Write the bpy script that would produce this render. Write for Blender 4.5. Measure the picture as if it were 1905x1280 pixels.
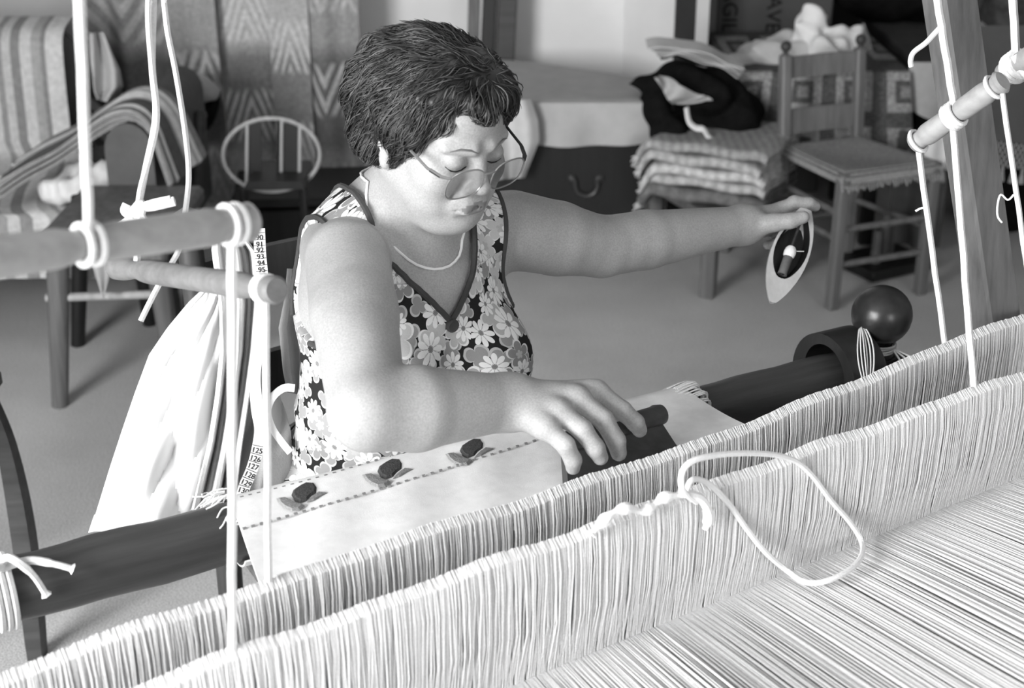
import bpy, math, random
import numpy as np
from mathutils import Vector, Matrix

for o in list(bpy.data.objects):
    bpy.data.objects.remove(o, do_unlink=True)
SC = bpy.context.scene
COL = SC.collection
random.seed(7)
RNG = np.random.default_rng(7)

# ---------------------------------------------------------------- camera
FPX, TH, CH = 2700.0, math.radians(23.5), 1.65      # focal length in px of a 1905 px wide frame, pitch, eye height
cam = bpy.data.cameras.new('camera')
cam.sensor_width = 36.0
cam.lens = 36.0 * FPX / 1905.0
cam.clip_start = 0.02
cam.dof.use_dof = True
cam.dof.focus_distance = 2.0
cam.dof.aperture_fstop = 5.0
camo = bpy.data.objects.new('camera', cam)
COL.objects.link(camo)
camo.location = (0, 0, CH)
camo.rotation_euler = (math.radians(90) - TH, 0, 0)
SC.camera = camo

# ---------------------------------------------------------------- world, window light, fill light, exposure
w = bpy.data.worlds.new('world'); SC.world = w; w.use_nodes = True
bg = w.node_tree.nodes['Background']
bg.inputs[0].default_value = (0.9, 0.9, 0.9, 1); bg.inputs[1].default_value = 1.0

def area(name, loc, target, sx, sy, power):
    l = bpy.data.lights.new(name, 'AREA'); l.shape = 'RECTANGLE'; l.size = sx; l.size_y = sy; l.energy = power
    o = bpy.data.objects.new(name, l); COL.objects.link(o); o.location = loc
    o.rotation_euler = (Vector(target) - Vector(loc)).to_track_quat('-Z', 'Y').to_euler()
    return o
# daylight coming in through the big window behind the photographer's left shoulder
area('window_daylight', (-2.26, -0.50, 1.55), (-0.4, 1.05, 0.95), 1.9, 1.7, 130)
# added weak fill from the unseen right rear, brightening the back of the room
area('back_fill_light', (2.2, -2.30, 1.7), (0.6, 2.0, 0.9), 1.2, 1.2, 17)

vs = SC.view_settings
vs.view_transform = 'Standard'; vs.look = 'None'; vs.gamma = 1.0; vs.use_curve_mapping = False
vs.exposure = 1.15
SC.cycles.max_bounces = 6; SC.cycles.diffuse_bounces = 3; SC.cycles.glossy_bounces = 2; SC.cycles.transparent_max_bounces = 6
SC.cycles.caustics_reflective = False; SC.cycles.caustics_refractive = False

# ---------------------------------------------------------------- placing: pixel of the 1905x1280 frame -> point in the room
ST, CT = math.sin(TH), math.cos(TH)
def ray(px, py):
    x = (px - 952.5) / FPX; v = (640 - py) / FPX
    return Vector((x, CT + v * ST, -ST + v * CT))
def onz(px, py, z):
    r = ray(px, py); t = (z - CH) / r.z
    return Vector((r.x * t, r.y * t, z))
def ony(px, py, Y):
    r = ray(px, py); t = Y / r.y
    return Vector((r.x * t, Y, CH + r.z * t))
def dep(px, py, d):
    r = ray(px, py)
    return Vector((r.x * d, r.y * d, CH + r.z * d))

# ---------------------------------------------------------------- tagging
def tag(o, label=None, cat=None, group=None, kind=None):
    if label: o['label'] = label
    if cat: o['category'] = cat
    if group: o['group'] = group
    if kind: o['kind'] = kind
    return o
def thing(name, loc, label, cat, group=None):
    o = bpy.data.objects.new(name, None); COL.objects.link(o)
    o.location = loc; o.empty_display_size = 0.05
    return tag(o, label, cat, group)
def origin(o):
    v = Vector((0, 0, 0))
    while o is not None:
        v += Vector(o.location); o = o.parent
    return v
def copy_tree(o, parent=None):
    c = o.copy(); COL.objects.link(c); c.parent = parent
    for ch in list(o.children): copy_tree(ch, c)
    return c

# ---------------------------------------------------------------- mesh building
class MB:
    def __init__(s): s.v = []; s.f = []; s.uv = None
    def add(s, vs, fs):
        n = len(s.v); s.v += [tuple(v) for v in vs]; s.f += [tuple(i + n for i in f) for f in fs]; return s
    def box(s, c, size, rot=None, bevel=0.0):
        # a box with chamfered edges when bevel > 0
        hx, hy, hz = [q / 2 for q in size]; c = Vector(c)
        M = rot if rot is not None else Matrix.Identity(3)
        b = min(bevel, hx * .9, hy * .9, hz * .9)
        if b <= 0:
            V = [Vector((x * hx, y * hy, z * hz)) for x in (-1, 1) for y in (-1, 1) for z in (-1, 1)]
            F = [(0, 1, 3, 2), (4, 6, 7, 5), (0, 4, 5, 1), (2, 3, 7, 6), (0, 2, 6, 4), (1, 5, 7, 3)]
            return s.add([c + M @ v for v in V], F)
        V = []; idx = {}
        for sx in (-1, 1):
            for sy in (-1, 1):
                for sz in (-1, 1):
                    for ax in range(3):
                        p = [sx * (hx - b), sy * (hy - b), sz * (hz - b)]
                        p[ax] = (sx * hx, sy * hy, sz * hz)[ax]
                        idx[(sx, sy, sz, ax)] = len(V); V.append(Vector(p))
        F = []
        q = [(-1, -1), (1, -1), (1, 1), (-1, 1)]
        for ax in range(3):
            for sg in (-1, 1):
                f = []
                for (a, d) in q:
                    k = [0, 0, 0]; k[ax] = sg; k[(ax + 1) % 3] = a; k[(ax + 2) % 3] = d
                    f.append(idx[(k[0], k[1], k[2], ax)])
                F.append(f if sg > 0 else f[::-1])
        for ax in range(3):
            a1, a2 = (ax + 1) % 3, (ax + 2) % 3
            for s1 in (-1, 1):
                for s2 in (-1, 1):
                    k0 = [0, 0, 0]; k0[ax] = -1; k0[a1] = s1; k0[a2] = s2
                    k1 = list(k0); k1[ax] = 1
                    f = [idx[(*k0, a1)], idx[(*k1, a1)], idx[(*k1, a2)], idx[(*k0, a2)]]
                    F.append(f if s1 * s2 < 0 else f[::-1])
        for sx in (-1, 1):
            for sy in (-1, 1):
                for sz in (-1, 1):
                    f = [idx[(sx, sy, sz, 0)], idx[(sx, sy, sz, 1)], idx[(sx, sy, sz, 2)]]
                    F.append(f if sx * sy * sz > 0 else f[::-1])
        return s.add([c + M @ v for v in V], F)
    def bar(s, a, b, wx, wy, up=(0, 0, 1), bevel=0.0):
        # a squared bar from a to b, wx across, wy along 'up'
        a = Vector(a); b = Vector(b); d = (b - a); L = d.length; z = d.normalized()
        u = Vector(up); y = (u - z * u.dot(z))
        if y.length < 1e-5: y = Vector((0, 1, 0)) - z * z.y
        y.normalize(); x = y.cross(z)
        M = Matrix((x, y, z)).transposed()
        return s.box((a + b) / 2, (wx, wy, L), M, bevel)
    def tube(s, pts, r, n=8, closed=False, caps=True, flat=1.0):
        pts = [Vector(p) for p in pts]; N = len(pts)
        rr = r if hasattr(r, '__len__') else [r] * N
        T = []
        for i in range(N):
            if closed: d = pts[(i + 1) % N] - pts[i - 1]
            else: d = pts[min(i + 1, N - 1)] - pts[max(i - 1, 0)]
            T.append(d.normalized() if d.length > 1e-9 else Vector((0, 0, 1)))
        u = T[0].orthogonal().normalized(); V = []
        for i in range(N):
            u = (u - T[i] * u.dot(T[i]))
            u = u.normalized() if u.length > 1e-6 else T[i].orthogonal().normalized()
            w_ = T[i].cross(u)
            for k in range(n):
                a = 2 * math.pi * k / n
                V.append(pts[i] + (u * math.cos(a) + w_ * math.sin(a) * flat) * rr[i])
        F = []
        for i in range(N if closed else N - 1):
            j = (i + 1) % N
            for k in range(n):
                F.append((i * n + k, i * n + (k + 1) % n, j * n + (k + 1) % n, j * n + k))
        if caps and not closed:
            F.append(tuple(range(n))[::-1]); F.append(tuple((N - 1) * n + k for k in range(n)))
        return s.add(V, F)
    def cyl(s, a, b, r0, r1=None, n=16):
        return s.tube([a, b], [r0, r0 if r1 is None else r1], n)
    def lathe(s, base, axis, prof, n=24, caps=True):
        # prof: list of (radius, height along axis)
        base = Vector(base); z = Vector(axis).normalized(); x = z.orthogonal().normalized(); y = z.cross(x)
        V = []; F = []
        for (r, h) in prof:
            for k in range(n):
                a = 2 * math.pi * k / n
                V.append(base + z * h + (x * math.cos(a) + y * math.sin(a)) * max(r, 1e-4))
        for i in range(len(prof) - 1):
            for k in range(n):
                F.append((i * n + k, i * n + (k + 1) % n, (i + 1) * n + (k + 1) % n, (i + 1) * n + k))
        if caps:
            F.append(tuple(range(n))[::-1]); F.append(tuple((len(prof) - 1) * n + k for k in range(n)))
        return s.add(V, F)
    def sheet(s, fn, nu, nv, th=0.004):
        # a closed cloth: fn(u, v) -> point; front and back th apart
        P = [[Vector(fn(i / nu, j / nv)) for j in range(nv + 1)] for i in range(nu + 1)]
        V = []; W = nv + 1; UV = []
        for sd in (0, 1):
            for i in range(nu + 1):
                for j in range(nv + 1):
                    du = P[min(i + 1, nu)][j] - P[max(i - 1, 0)][j]
                    dv = P[i][min(j + 1, nv)] - P[i][max(j - 1, 0)]
                    nrm = du.cross(dv)
                    nrm = nrm.normalized() if nrm.length > 1e-9 else Vector((0, 0, 1))
                    V.append(P[i][j] + nrm * (th / 2 if sd == 0 else -th / 2)); UV.append((i / nu, j / nv))
        o = (nu + 1) * W; F = []
        for i in range(nu):
            for j in range(nv):
                a, b, c, d = i * W + j, (i + 1) * W + j, (i + 1) * W + j + 1, i * W + j + 1
                F.append((a, b, c, d)); F.append((o + d, o + c, o + b, o + a))
        for i in range(nu):
            a, b = i * W, (i + 1) * W; F.append((a, o + a, o + b, b))
            a, b = i * W + nv, (i + 1) * W + nv; F.append((b, o + b, o + a, a))
        for j in range(nv):
            a, b = j, j + 1; F.append((b, o + b, o + a, a))
            a, b = nu * W + j, nu * W + j + 1; F.append((a, o + a, o + b, b))
        if s.uv is None: s.uv = []
        s.uv += [(0, 0)] * (len(s.v) - len(s.uv)) + UV
        return s.add(V, F)
    def build(s, name, mat, parent=None, smooth=True, angle=40):
        og = origin(parent)
        me = bpy.data.meshes.new(name)
        me.from_pydata([(v[0] - og.x, v[1] - og.y, v[2] - og.z) for v in s.v], [], s.f)
        me.validate()
        if s.uv is not None:
            uvl = me.uv_layers.new(name='UVMap'); uvs = s.uv + [(0, 0)] * (len(s.v) - len(s.uv))
            for lp in me.loops: uvl.data[lp.index].uv = uvs[lp.vertex_index]
        me.materials.append(mat)
        if smooth:
            me.shade_smooth()
            me.set_sharp_from_angle(angle=math.radians(angle))
        o = bpy.data.objects.new(name, me); COL.objects.link(o)
        if parent is not None: o.parent = parent
        return o

def spline(pts, n=8, closed=False):
    P = [Vector(p) for p in pts]; out = []; N = len(P)
    rng = range(N if closed else N - 1)
    for i in rng:
        if closed: p0, p1, p2, p3 = P[i - 1], P[i], P[(i + 1) % N], P[(i + 2) % N]
        else: p0, p1, p2, p3 = P[max(i - 1, 0)], P[i], P[i + 1], P[min(i + 2, N - 1)]
        for k in range(n):
            t = k / n
            out.append(.5 * ((2 * p1) + (p2 - p0) * t + (2 * p0 - 5 * p1 + 4 * p2 - p3) * t * t + (3 * p1 - p0 - 3 * p2 + p3) * t ** 3))
    if not closed: out.append(P[-1])
    return out
def lerp(a, b, t): return a + (b - a) * t
def rotz(a): return Matrix.Rotation(a, 3, 'Z')

# ---------------------------------------------------------------- materials (all grey: the photograph is black and white)
def lin(g):
    g = max(0.0, min(1.0, g))
    return g / 12.92 if g <= .04045 else ((g + .055) / 1.055) ** 2.4
class NT:
    def __init__(s, name):
        s.m = bpy.data.materials.new(name); s.m.use_nodes = True; s.t = s.m.node_tree; s.n = s.t.nodes; s.l = s.t.links
        s.b = s.n['Principled BSDF']; s.b.inputs['Specular IOR Level'].default_value = 0.3
    def new(s, t, **kw):
        x = s.n.new(t)
        for k, v in kw.items(): setattr(x, k, v)
        return x
    def put(s, sock, v):
        if isinstance(v, (int, float)): sock.default_value = v
        elif isinstance(v, tuple): sock.default_value = v
        else: s.l.new(v, sock)
    def math(s, op, a, b=None, c=None, clamp=False):
        x = s.new('ShaderNodeMath', operation=op); x.use_clamp = clamp
        s.put(x.inputs[0], a)
        if b is not None: s.put(x.inputs[1], b)
        if c is not None: s.put(x.inputs[2], c)
        return x.outputs[0]
    def mix(s, f, a, b):
        x = s.new('ShaderNodeMix'); x.data_type = 'FLOAT'
        s.put(x.inputs[0], f); s.put(x.inputs[2], a); s.put(x.inputs[3], b); return x.outputs[0]
    def coord(s, which='Object'): return s.new('ShaderNodeTexCoord').outputs[which]
    def xyz(s, v):
        x = s.new('ShaderNodeSeparateXYZ'); s.l.new(v, x.inputs[0]); return x.outputs
    def noise(s, vec, scale, detail=3, rough=.6):
        x = s.new('ShaderNodeTexNoise'); s.l.new(vec, x.inputs['Vector'])
        x.inputs['Scale'].default_value = scale; x.inputs['Detail'].default_value = detail; x.inputs['Roughness'].default_value = rough
        return x.outputs[0]
    def mapping(s, vec, scale=(1, 1, 1), rot=(0, 0, 0), loc=(0, 0, 0)):
        x = s.new('ShaderNodeMapping'); s.l.new(vec, x.inputs[0])
        x.inputs['Scale'].default_value = scale; x.inputs['Rotation'].default_value = rot; x.inputs['Location'].default_value = loc
        return x.outputs[0]
    def ramp(s, f, a, b, lo=.35, hi=.65):
        x = s.new('ShaderNodeMapRange'); x.inputs[1].default_value = lo; x.inputs[2].default_value = hi
        s.put(x.inputs[0], f); s.put(x.inputs[3], a); s.put(x.inputs[4], b); return x.outputs[0]
    def bump(s, h, strength=.3, dist=.002):
        x = s.new('ShaderNodeBump'); x.inputs['Strength'].default_value = strength; x.inputs['Distance'].default_value = dist
        s.l.new(h, x.inputs['Height']); s.l.new(x.outputs[0], s.b.inputs['Normal'])
    def out(s, col, rough=.7):
        cc = s.new('ShaderNodeCombineColor')
        for i in range(3): s.put(cc.inputs[i], col)
        s.l.new(cc.outputs[0], s.b.inputs['Base Color'])
        s.put(s.b.inputs['Roughness'], rough); return s.m

def plain(name, g, var=.12, scale=8, rough=.7, bump=0.0, bscale=200, spec=None, sheen=0):
    t = NT(name); c = t.coord()
    n = t.noise(c, scale, 4)
    col = t.ramp(n, lin(g) * (1 - var), lin(g) * (1 + var), .3, .7)
    if bump: t.bump(t.noise(c, bscale, 3), bump, .002)
    if spec is not None: t.b.inputs['Specular IOR Level'].default_value = spec
    if sheen: t.b.inputs['Sheen Weight'].default_value = sheen
    return t.out(col, rough)
def wood(name, g, axis=0, var=.35, scale=14, rough=.45, spec=.4, stretch=.06, bump=.25, rot=0.0):
    t = NT(name); c = t.coord(); sc = [1, 1, 1]; sc[axis] = stretch
    if rot: c = t.mapping(c, (1, 1, 1), (0, 0, rot))
    v = t.mapping(c, tuple(sc))
    n = t.noise(v, scale * 4, 6, .65); n2 = t.noise(v, scale, 3)
    f = t.math('ADD', t.math('MULTIPLY', n, .6), t.math('MULTIPLY', n2, .4))
    col = t.ramp(f, lin(g) * (1 - var), lin(g) * (1 + var), .35, .65)
    t.bump(n, bump, .0015); t.b.inputs['Specular IOR Level'].default_value = spec
    return t.out(col, rough)
def stripes(name, levels, axis_uv=0, repeat=1.0, rough=.9, weave=260):
    # levels: list of (end position 0..1, grey); bands along one UV axis
    t = NT(name); c = t.coord('UV'); x = t.xyz(c)[axis_uv]
    f = t.math('FRACT', t.math('MULTIPLY', x, repeat))
    col = lin(levels[0][1])
    for i in range(1, len(levels)):
        st = t.math('GREATER_THAN', f, levels[i - 1][0]); col = t.mix(st, col, lin(levels[i][1]))
    n = t.noise(t.coord(), 60, 4)
    col = t.math('MULTIPLY', col, t.ramp(n, .82, 1.12, .3, .7))
    t.bump(t.noise(t.coord(), weave, 2), .5, .002)
    t.b.inputs['Specular IOR Level'].default_value = .1
    return t.out(col, rough)

def text_mesh(s, name, size, M, mat, parent, extrude=.0004, align='CENTER'):
    cu = bpy.data.curves.new(name, 'FONT'); cu.body = s; cu.size = size; cu.extrude = extrude
    cu.align_x = align; cu.align_y = 'CENTER'; cu.resolution_u = 3
    ob = bpy.data.objects.new(name, cu); COL.objects.link(ob)
    bpy.context.view_layer.update()
    me = bpy.data.meshes.new_from_object(ob.evaluated_get(bpy.context.evaluated_depsgraph_get()))
    bpy.data.objects.remove(ob, do_unlink=True)
    og = origin(parent); me.transform(Matrix.Translation(-og) @ M); me.materials.clear(); me.materials.append(mat)
    me.name = name
    o = bpy.data.objects.new(name, me); COL.objects.link(o); o.parent = parent
    return o
def frame(o, x, y):
    # 4x4 matrix: origin o, text runs along x, text up along y
    x = Vector(x).normalized(); y = (Vector(y) - x * Vector(y).dot(x)).normalized(); z = x.cross(y)
    M = Matrix((x, y, z)).transposed().to_4x4(); M.translation = Vector(o); return M

MAT = {}
def skin_mat():
    t = NT('skin'); c = t.coord()
    col = t.ramp(t.noise(c, 14, 4), lin(.63), lin(.68), .3, .7)
    col = t.math('MULTIPLY', col, t.ramp(t.noise(c, 420, 2, .5), .90, 1.09, .35, .65))
    t.bump(t.noise(c, 320, 3), .16, .002); t.b.inputs['Specular IOR Level'].default_value = .35
    return t.out(col, .5)
MAT['skin'] = skin_mat()
MAT['wood_dark'] = wood('wood_dark', .25, 0)
MAT['wood_black'] = wood('wood_black', .10, 2, .3)
MAT['wood_mid'] = wood('wood_mid', .40, 2)
MAT['wood_light'] = wood('wood_light', .66, 2, .2)
MAT['cord'] = plain('cord', .93, .06, 300, .9, .6, 700, .1)
MAT['white_cloth'] = plain('white_cloth', .93, .03, 20, .9, .25, 420, .1)
MAT['grey_cloth'] = plain('grey_cloth', .70, .08, 14, .95, .5, 300, .1)
MAT['black_cloth'] = plain('black_cloth', .10, .3, 20, .95, .5, 200, .05)
MAT['dark_metal'] = plain('dark_metal', .22, .2, 30, .4, .1, 100, .5)
MAT['ink'] = plain('ink', .08, .05, 10, .8)
# ================================================================ the room
def room_mat_floor():
    t = NT('floor_terrazzo'); c = t.coord()
    n = t.noise(c, 3, 4); sp = t.noise(c, 330, 2, .5)
    col = t.ramp(n, lin(.77), lin(.83), .3, .7)
    col = t.math('MULTIPLY', col, t.ramp(sp, .62, 1.30, .36, .64))
    return t.out(col, .75)
MAT['floor'] = room_mat_floor()
MAT['plaster'] = plain('plaster', .95, .03, 5, .9, .2, 60, .1)
def quad(name, pts, mat, kind='structure'):
    mb = MB(); n = Vector((0, 0, 0)); P = [Vector(p) for p in pts]
    nn = (P[1] - P[0]).cross(P[3] - P[0]).normalized() * .06
    mb.add(P + [p - nn for p in P], [(0, 1, 2, 3), (7, 6, 5, 4), (0, 4, 5, 1), (1, 5, 6, 2), (2, 6, 7, 3), (3, 7, 4, 0)])
    return tag(mb.build(name, mat, smooth=False), kind=kind)
XL, XR, YF, YB, ZC = -2.36, 3.2, -2.4, 5.3, 2.9
quad('floor', [(XL, YF, 0), (XR, YF, 0), (XR, 6.2, 0), (XL, 6.2, 0)], MAT['floor'])
quad('ceiling', [(XL, YF, ZC), (XL, 6.2, ZC), (XR, 6.2, ZC), (XR, YF, ZC)], plain('ceiling_paint', .66, .05, 5, .9))
cx, cy = .405, YB                                        # where the wall turns
px2, py2 = .615, 4.92
quad('wall_back', [(XL, YB, 0), (cx, YB, 0), (cx, YB, ZC), (XL, YB, ZC)], MAT['plaster'])
quad('wall_pier', [(cx, cy, 0), (px2, py2, 0), (px2, py2, ZC), (cx, cy, ZC)], MAT['plaster'])
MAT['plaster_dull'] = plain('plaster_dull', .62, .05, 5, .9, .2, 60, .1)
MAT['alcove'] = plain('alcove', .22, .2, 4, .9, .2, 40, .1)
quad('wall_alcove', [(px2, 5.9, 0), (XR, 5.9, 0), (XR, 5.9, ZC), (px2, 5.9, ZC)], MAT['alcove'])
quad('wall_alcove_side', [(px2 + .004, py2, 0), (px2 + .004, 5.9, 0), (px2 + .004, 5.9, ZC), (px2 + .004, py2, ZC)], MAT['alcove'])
quad('wall_right', [(XR, 6.2, 0), (XR, YF, 0), (XR, YF, ZC), (XR, 6.2, ZC)], MAT['plaster_dull'])
# front wall (behind the photographer) with a small window, left wall with a tall one
def wall_with_hole(name, a, b, z0, z1, t0, t1):
    a = Vector(a); b = Vector(b); L = (b - a).length; d = (b - a).normalized(); mb = MB(); th = .12
    def piece(s0, s1, q0, q1):
        c = a + d * ((s0 + s1) / 2); c.z = (q0 + q1) / 2
        mb.bar(a + d * s0 + Vector((0, 0, (q0 + q1) / 2)), a + d * s1 + Vector((0, 0, (q0 + q1) / 2)), th, q1 - q0)
    piece(0, t0, 0, ZC); piece(t1, L, 0, ZC); piece(t0, t1, 0, z0); piece(t0, t1, z1, ZC)
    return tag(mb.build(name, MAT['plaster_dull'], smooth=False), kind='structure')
wall_with_hole('wall_left', (XL - .06, YF, 0), (XL - .06, 5.36, 0), .6, 2.5, .85, 2.85)
wall_with_hole('wall_front', (XL, YF - .06, 0), (XR, YF - .06, 0), 1.0, 2.4, 3.9, 5.2)
def window(name, a, b, z0, z1):
    a = Vector(a); b = Vector(b); mb = MB()
    for z in (z0, z1, (z0 + z1) / 2): mb.bar(a + Vector((0, 0, z)), b + Vector((0, 0, z)), .05, .05)
    for t in (0, .5, 1): p = lerp(a, b, t); mb.bar(p + Vector((0, 0, z0)), p + Vector((0, 0, z1)), .05, .05)
    return tag(mb.build(name, MAT['wood_mid'], smooth=False), kind='structure')
window('window_1', (XL - .08, YF + .85, 0), (XL - .08, YF + 2.85, 0), .62, 2.48)
window('window_2', (XL + 3.9, YF - .08, 0), (XL + 5.2, YF - .08, 0), 1.02, 2.38)
# ================================================================ the loom
B0 = Vector((-.346, 1.563, .715)); U = Vector((.878, .478, 0)).normalized(); NN = Vector((U.y, -U.x, 0)); Z = Vector((0, 0, 1))
RBM = .039
def LB(s, n=0, z=.715): return Vector((B0.x, B0.y, 0)) + U * s + NN * n + Z * z
ROTU = Matrix((U, -NN, Z)).transposed()
MAT['beam_wood'] = wood('beam_wood', .23, 0, .55, 12, .42, .5, .05, .5, -math.atan2(U.y, U.x))
MAT['turned_wood'] = wood('turned_wood', .15, 2, .3, 16, .32, .5, .3, .15)
loom = thing('loom', LB(1.04, 0, 0), 'dark wooden hand loom with a round breast beam and ball-topped post', 'loom')
# beam: slightly irregular round log
mb = MB(); pts = []; rr = []
for i in range(41):
    s = lerp(-.46, 1.0, i / 40); pts.append(LB(s, 0, .715 + .0015 * math.sin(i * 1.7))); rr.append(RBM * (1 + .02 * math.sin(i * .9)))
mb.tube(pts, rr, 28); beam = mb.build('breast_beam', MAT['beam_wood'], loom)
# bearing block: rounded top, hole for the beam
def bearing(s0, s1):
    mb = MB(); V = []; F = []; n = 40; ro, ri = .074, .046
    out = []; inn = []
    for k in range(n):
        a = math.pi * 2 * k / n; c, sn = math.cos(a), math.sin(a)
        o = (ro * c, ro * sn) if sn >= -.02 else (math.copysign(ro, c) if abs(c) > abs(sn) * .8 else ro * c / max(abs(sn), .62) , max(-.17, -.17 * min(1, abs(sn) / .62)))
        out.append(o); inn.append((ri * c, .012 + ri * sn))
    for (s_, ring) in ((s0, out), (s0, inn), (s1, out), (s1, inn)):
        V += [LB(s_, p[0], .715 + p[1]) for p in ring]
    for k in range(n):
        j = (k + 1) % n
        F += [(k, j, n + j, n + k), (2 * n + j, 2 * n + k, 3 * n + k, 3 * n + j), (k, 2 * n + k, 2 * n + j, j), (n + j, 3 * n + j, 3 * n + k, n + k)]
    return mb.add(V, F)
bearing(.935, 1.0).build('bearing_block', MAT['turned_wood'], loom)
pr = [(.058, 0), (.058, .66), (.060, .69), (.059, .712), (.055, .724)]
for k in range(5):
    r = .053 - k * .0058; z = .727 + k * .0026
    pr += [(r, z), (r - .0022, z + .0006), (r - .003, z - .0012), (r - .0048, z - .0012)]
pr += [(.024, .740), (.021, .746), (.021, .757)]
post = MB().lathe(LB(1.04, 0, 0), Z, pr, 40).build('side_post', MAT['turned_wood'], loom, angle=25)
pb = [(.019, .752)]
for k in range(1, 32):
    a = math.pi * k / 32; r = .0462 * math.sin(a); z = .803 - .0462 * math.cos(a) * 1.0
    if k in (14, 22, 24, 26, 28): r *= .988
    if r > .017 or k > 16: pb.append((r, z))
pb.append((.0005, .8496))
MB().lathe(LB(1.04, 0, 0), Z, pb, 40).build('ball_finial', MAT['turned_wood'], post, angle=60)
# twin post at the other end of the beam
MB().lathe(LB(-.50, 0, 0), Z, pr, 32).build('side_post', MAT['turned_wood'], loom, angle=25)
# uprights and the cross beam that carries the cords
up1 = onz(1850, 585, .80); up1.z = 0
upl = LB(-.62, .26, 0)
t1_ = ony(1766, -5, up1.y + .02); b1_ = onz(1850, 585, .80); dl_ = (t1_ - b1_) / (t1_.z - b1_.z)
up1 = b1_ - dl_ * .80; tops = (b1_ + dl_ * 1.0, upl + Z * 1.8)
for q, tq in ((up1, tops[0]), (upl, tops[1])):
    MB().bar(q, tq, .062, .05, up=NN, bevel=.004).build('upright', MAT['wood_mid'], loom, smooth=False)
hd = (tops[0] - tops[1]).normalized()
MB().bar(tops[1] - hd * .1, tops[0] + hd * .25, .06, .07, bevel=.005).build('cross_beam', MAT['wood_mid'], loom, smooth=False)
# side rails between the posts
MB().bar(LB(1.04, .02, .30), LB(1.10, 1.25, .30), .05, .07, bevel=.004).build('side_rail', MAT['wood_mid'], loom, smooth=False)
MB().bar(LB(-.50, .02, .30), LB(-.60, 1.25, .30), .05, .07, bevel=.004).build('side_rail', MAT['wood_mid'], loom, smooth=False)
for s_ in (1.10, -.60):
    MB().bar(LB(s_, 1.25, 0), LB(s_, 1.25, .80), .07, .07, up=NN, bevel=.004).build('rear_post', MAT['wood_mid'], loom, smooth=False)
MB().tube([LB(-.70, 1.25, .80), LB(1.25, 1.25, .80)], .045, 20).build('warp_beam', MAT['beam_wood'], loom)

# cord knotted round the left end of the beam
kn = thing('beam_tie', LB(-.27, 0, .715), 'white cord knotted round the dark breast beam below the chair leg', 'cord')
for j in range(3):
    ring = [LB(-.288 + j * .008, math.cos(a) * .043, .715 + math.sin(a) * .043) for a in [2 * math.pi * i / 24 for i in range(24)]]
    MB().tube(ring, .0042, 6, closed=True).build('cord_turn', MAT['cord'], kn)
for (a, b, c) in (((.03, .05), (.055, .045), (.075, .035)), ((.01, .06), (.03, .04), (.042, .01)), ((0, .05), (-.02, .06), (-.035, .045))):
    MB().tube(spline([LB(-.28, .02, .757), LB(-.28 + a[0], .03, .715 + a[1]), LB(-.28 + b[0], .042, .715 + b[1]), LB(-.28 + c[0], .048, .715 + c[1])], 5), [.005] * 10 + [.004] * 5 + [.007], 6).build('cord_end', MAT['cord'], kn)

# ---------------------------------------------------------------- woven cloth running over the beam
def r1(t): return lerp(Vector((-.62, 1.035, .82)), Vector((.90, 2.120, .82)), t) - Z * (.021 * math.exp(-((t - .57) / .24) ** 2))
def r2(t): return lerp(onz(-60, 1387, .825), onz(2010, 653, .825), t)
fL, fR = Vector((-.258, 1.315, .757)), Vector((.352, 1.738, .757))
bL, bR = Vector((-.346, 1.563, 0)), Vector((.247, 1.886, 0))
def cloth_pt(u, v):
    # v: 0 under the beam .. .45 top of the beam .. 1 fell
    rr = RBM + .0045
    if v < .42:
        a = lerp(-2.6, math.pi / 2, v / .42)
        p = lerp(bL, bR, u) + NN * (-rr * math.cos(a)) + Z * (.715 + rr * math.sin(a))
        return p
    t = (v - .42) / .58
    top = lerp(bL, bR, u) + Z * (.715 + rr)
    f = lerp(fL, fR, u)
    return lerp(top, f, t) + Z * (-.004 * math.sin(t * math.pi) + .0012 * math.sin(u * 40 + t * 5))
def linen():
    t = NT('linen'); c = t.coord()
    n = t.noise(t.mapping(c, (1, 1, 1)), 900, 2)
    t.bump(n, .25, .001); t.b.inputs['Specular IOR Level'].default_value = .08
    return t.out(t.ramp(t.noise(c, 40, 3), lin(.93), lin(.97)), .95)
MAT['linen'] = linen()
cl = thing('woven_cloth', LB(.33, .05, .757), 'white woven cloth with a row of embroidered flowers stretched over the breast beam', 'cloth')
MB().sheet(cloth_pt, 60, 60, .0025).build('cloth_sheet', MAT['linen'], cl)
MAT['thread_dark'] = plain('thread_dark', .30, .25, 300, .95, .6, 500, .05)
MAT['thread_grey'] = plain('thread_grey', .55, .2, 300, .95, .6, 500, .05)
def on_cloth(px, py, dz=.0022): return onz(px, py, .7595 + dz - .002)
def patch(outline, name, mat, h=.0022):
    pts = [on_cloth(*p) for p in outline]; c = sum(pts, Vector()) / len(pts); n = len(pts)
    V = [c + Z * h] + [lerp(p, c, .2) + Z * h * .8 for p in pts] + [p - Z * .001 for p in pts]
    F = [(0, 1 + i, 1 + (i + 1) % n) for i in range(n)] + [(1 + i, 1 + n + i, 1 + n + (i + 1) % n, 1 + (i + 1) % n) for i in range(n)]
    return MB().add(V, F).build(name, mat, cl, smooth=False)
def blob(cx_, cy_, pts): return [(cx_ + x, cy_ + y) for x, y in pts]
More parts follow.
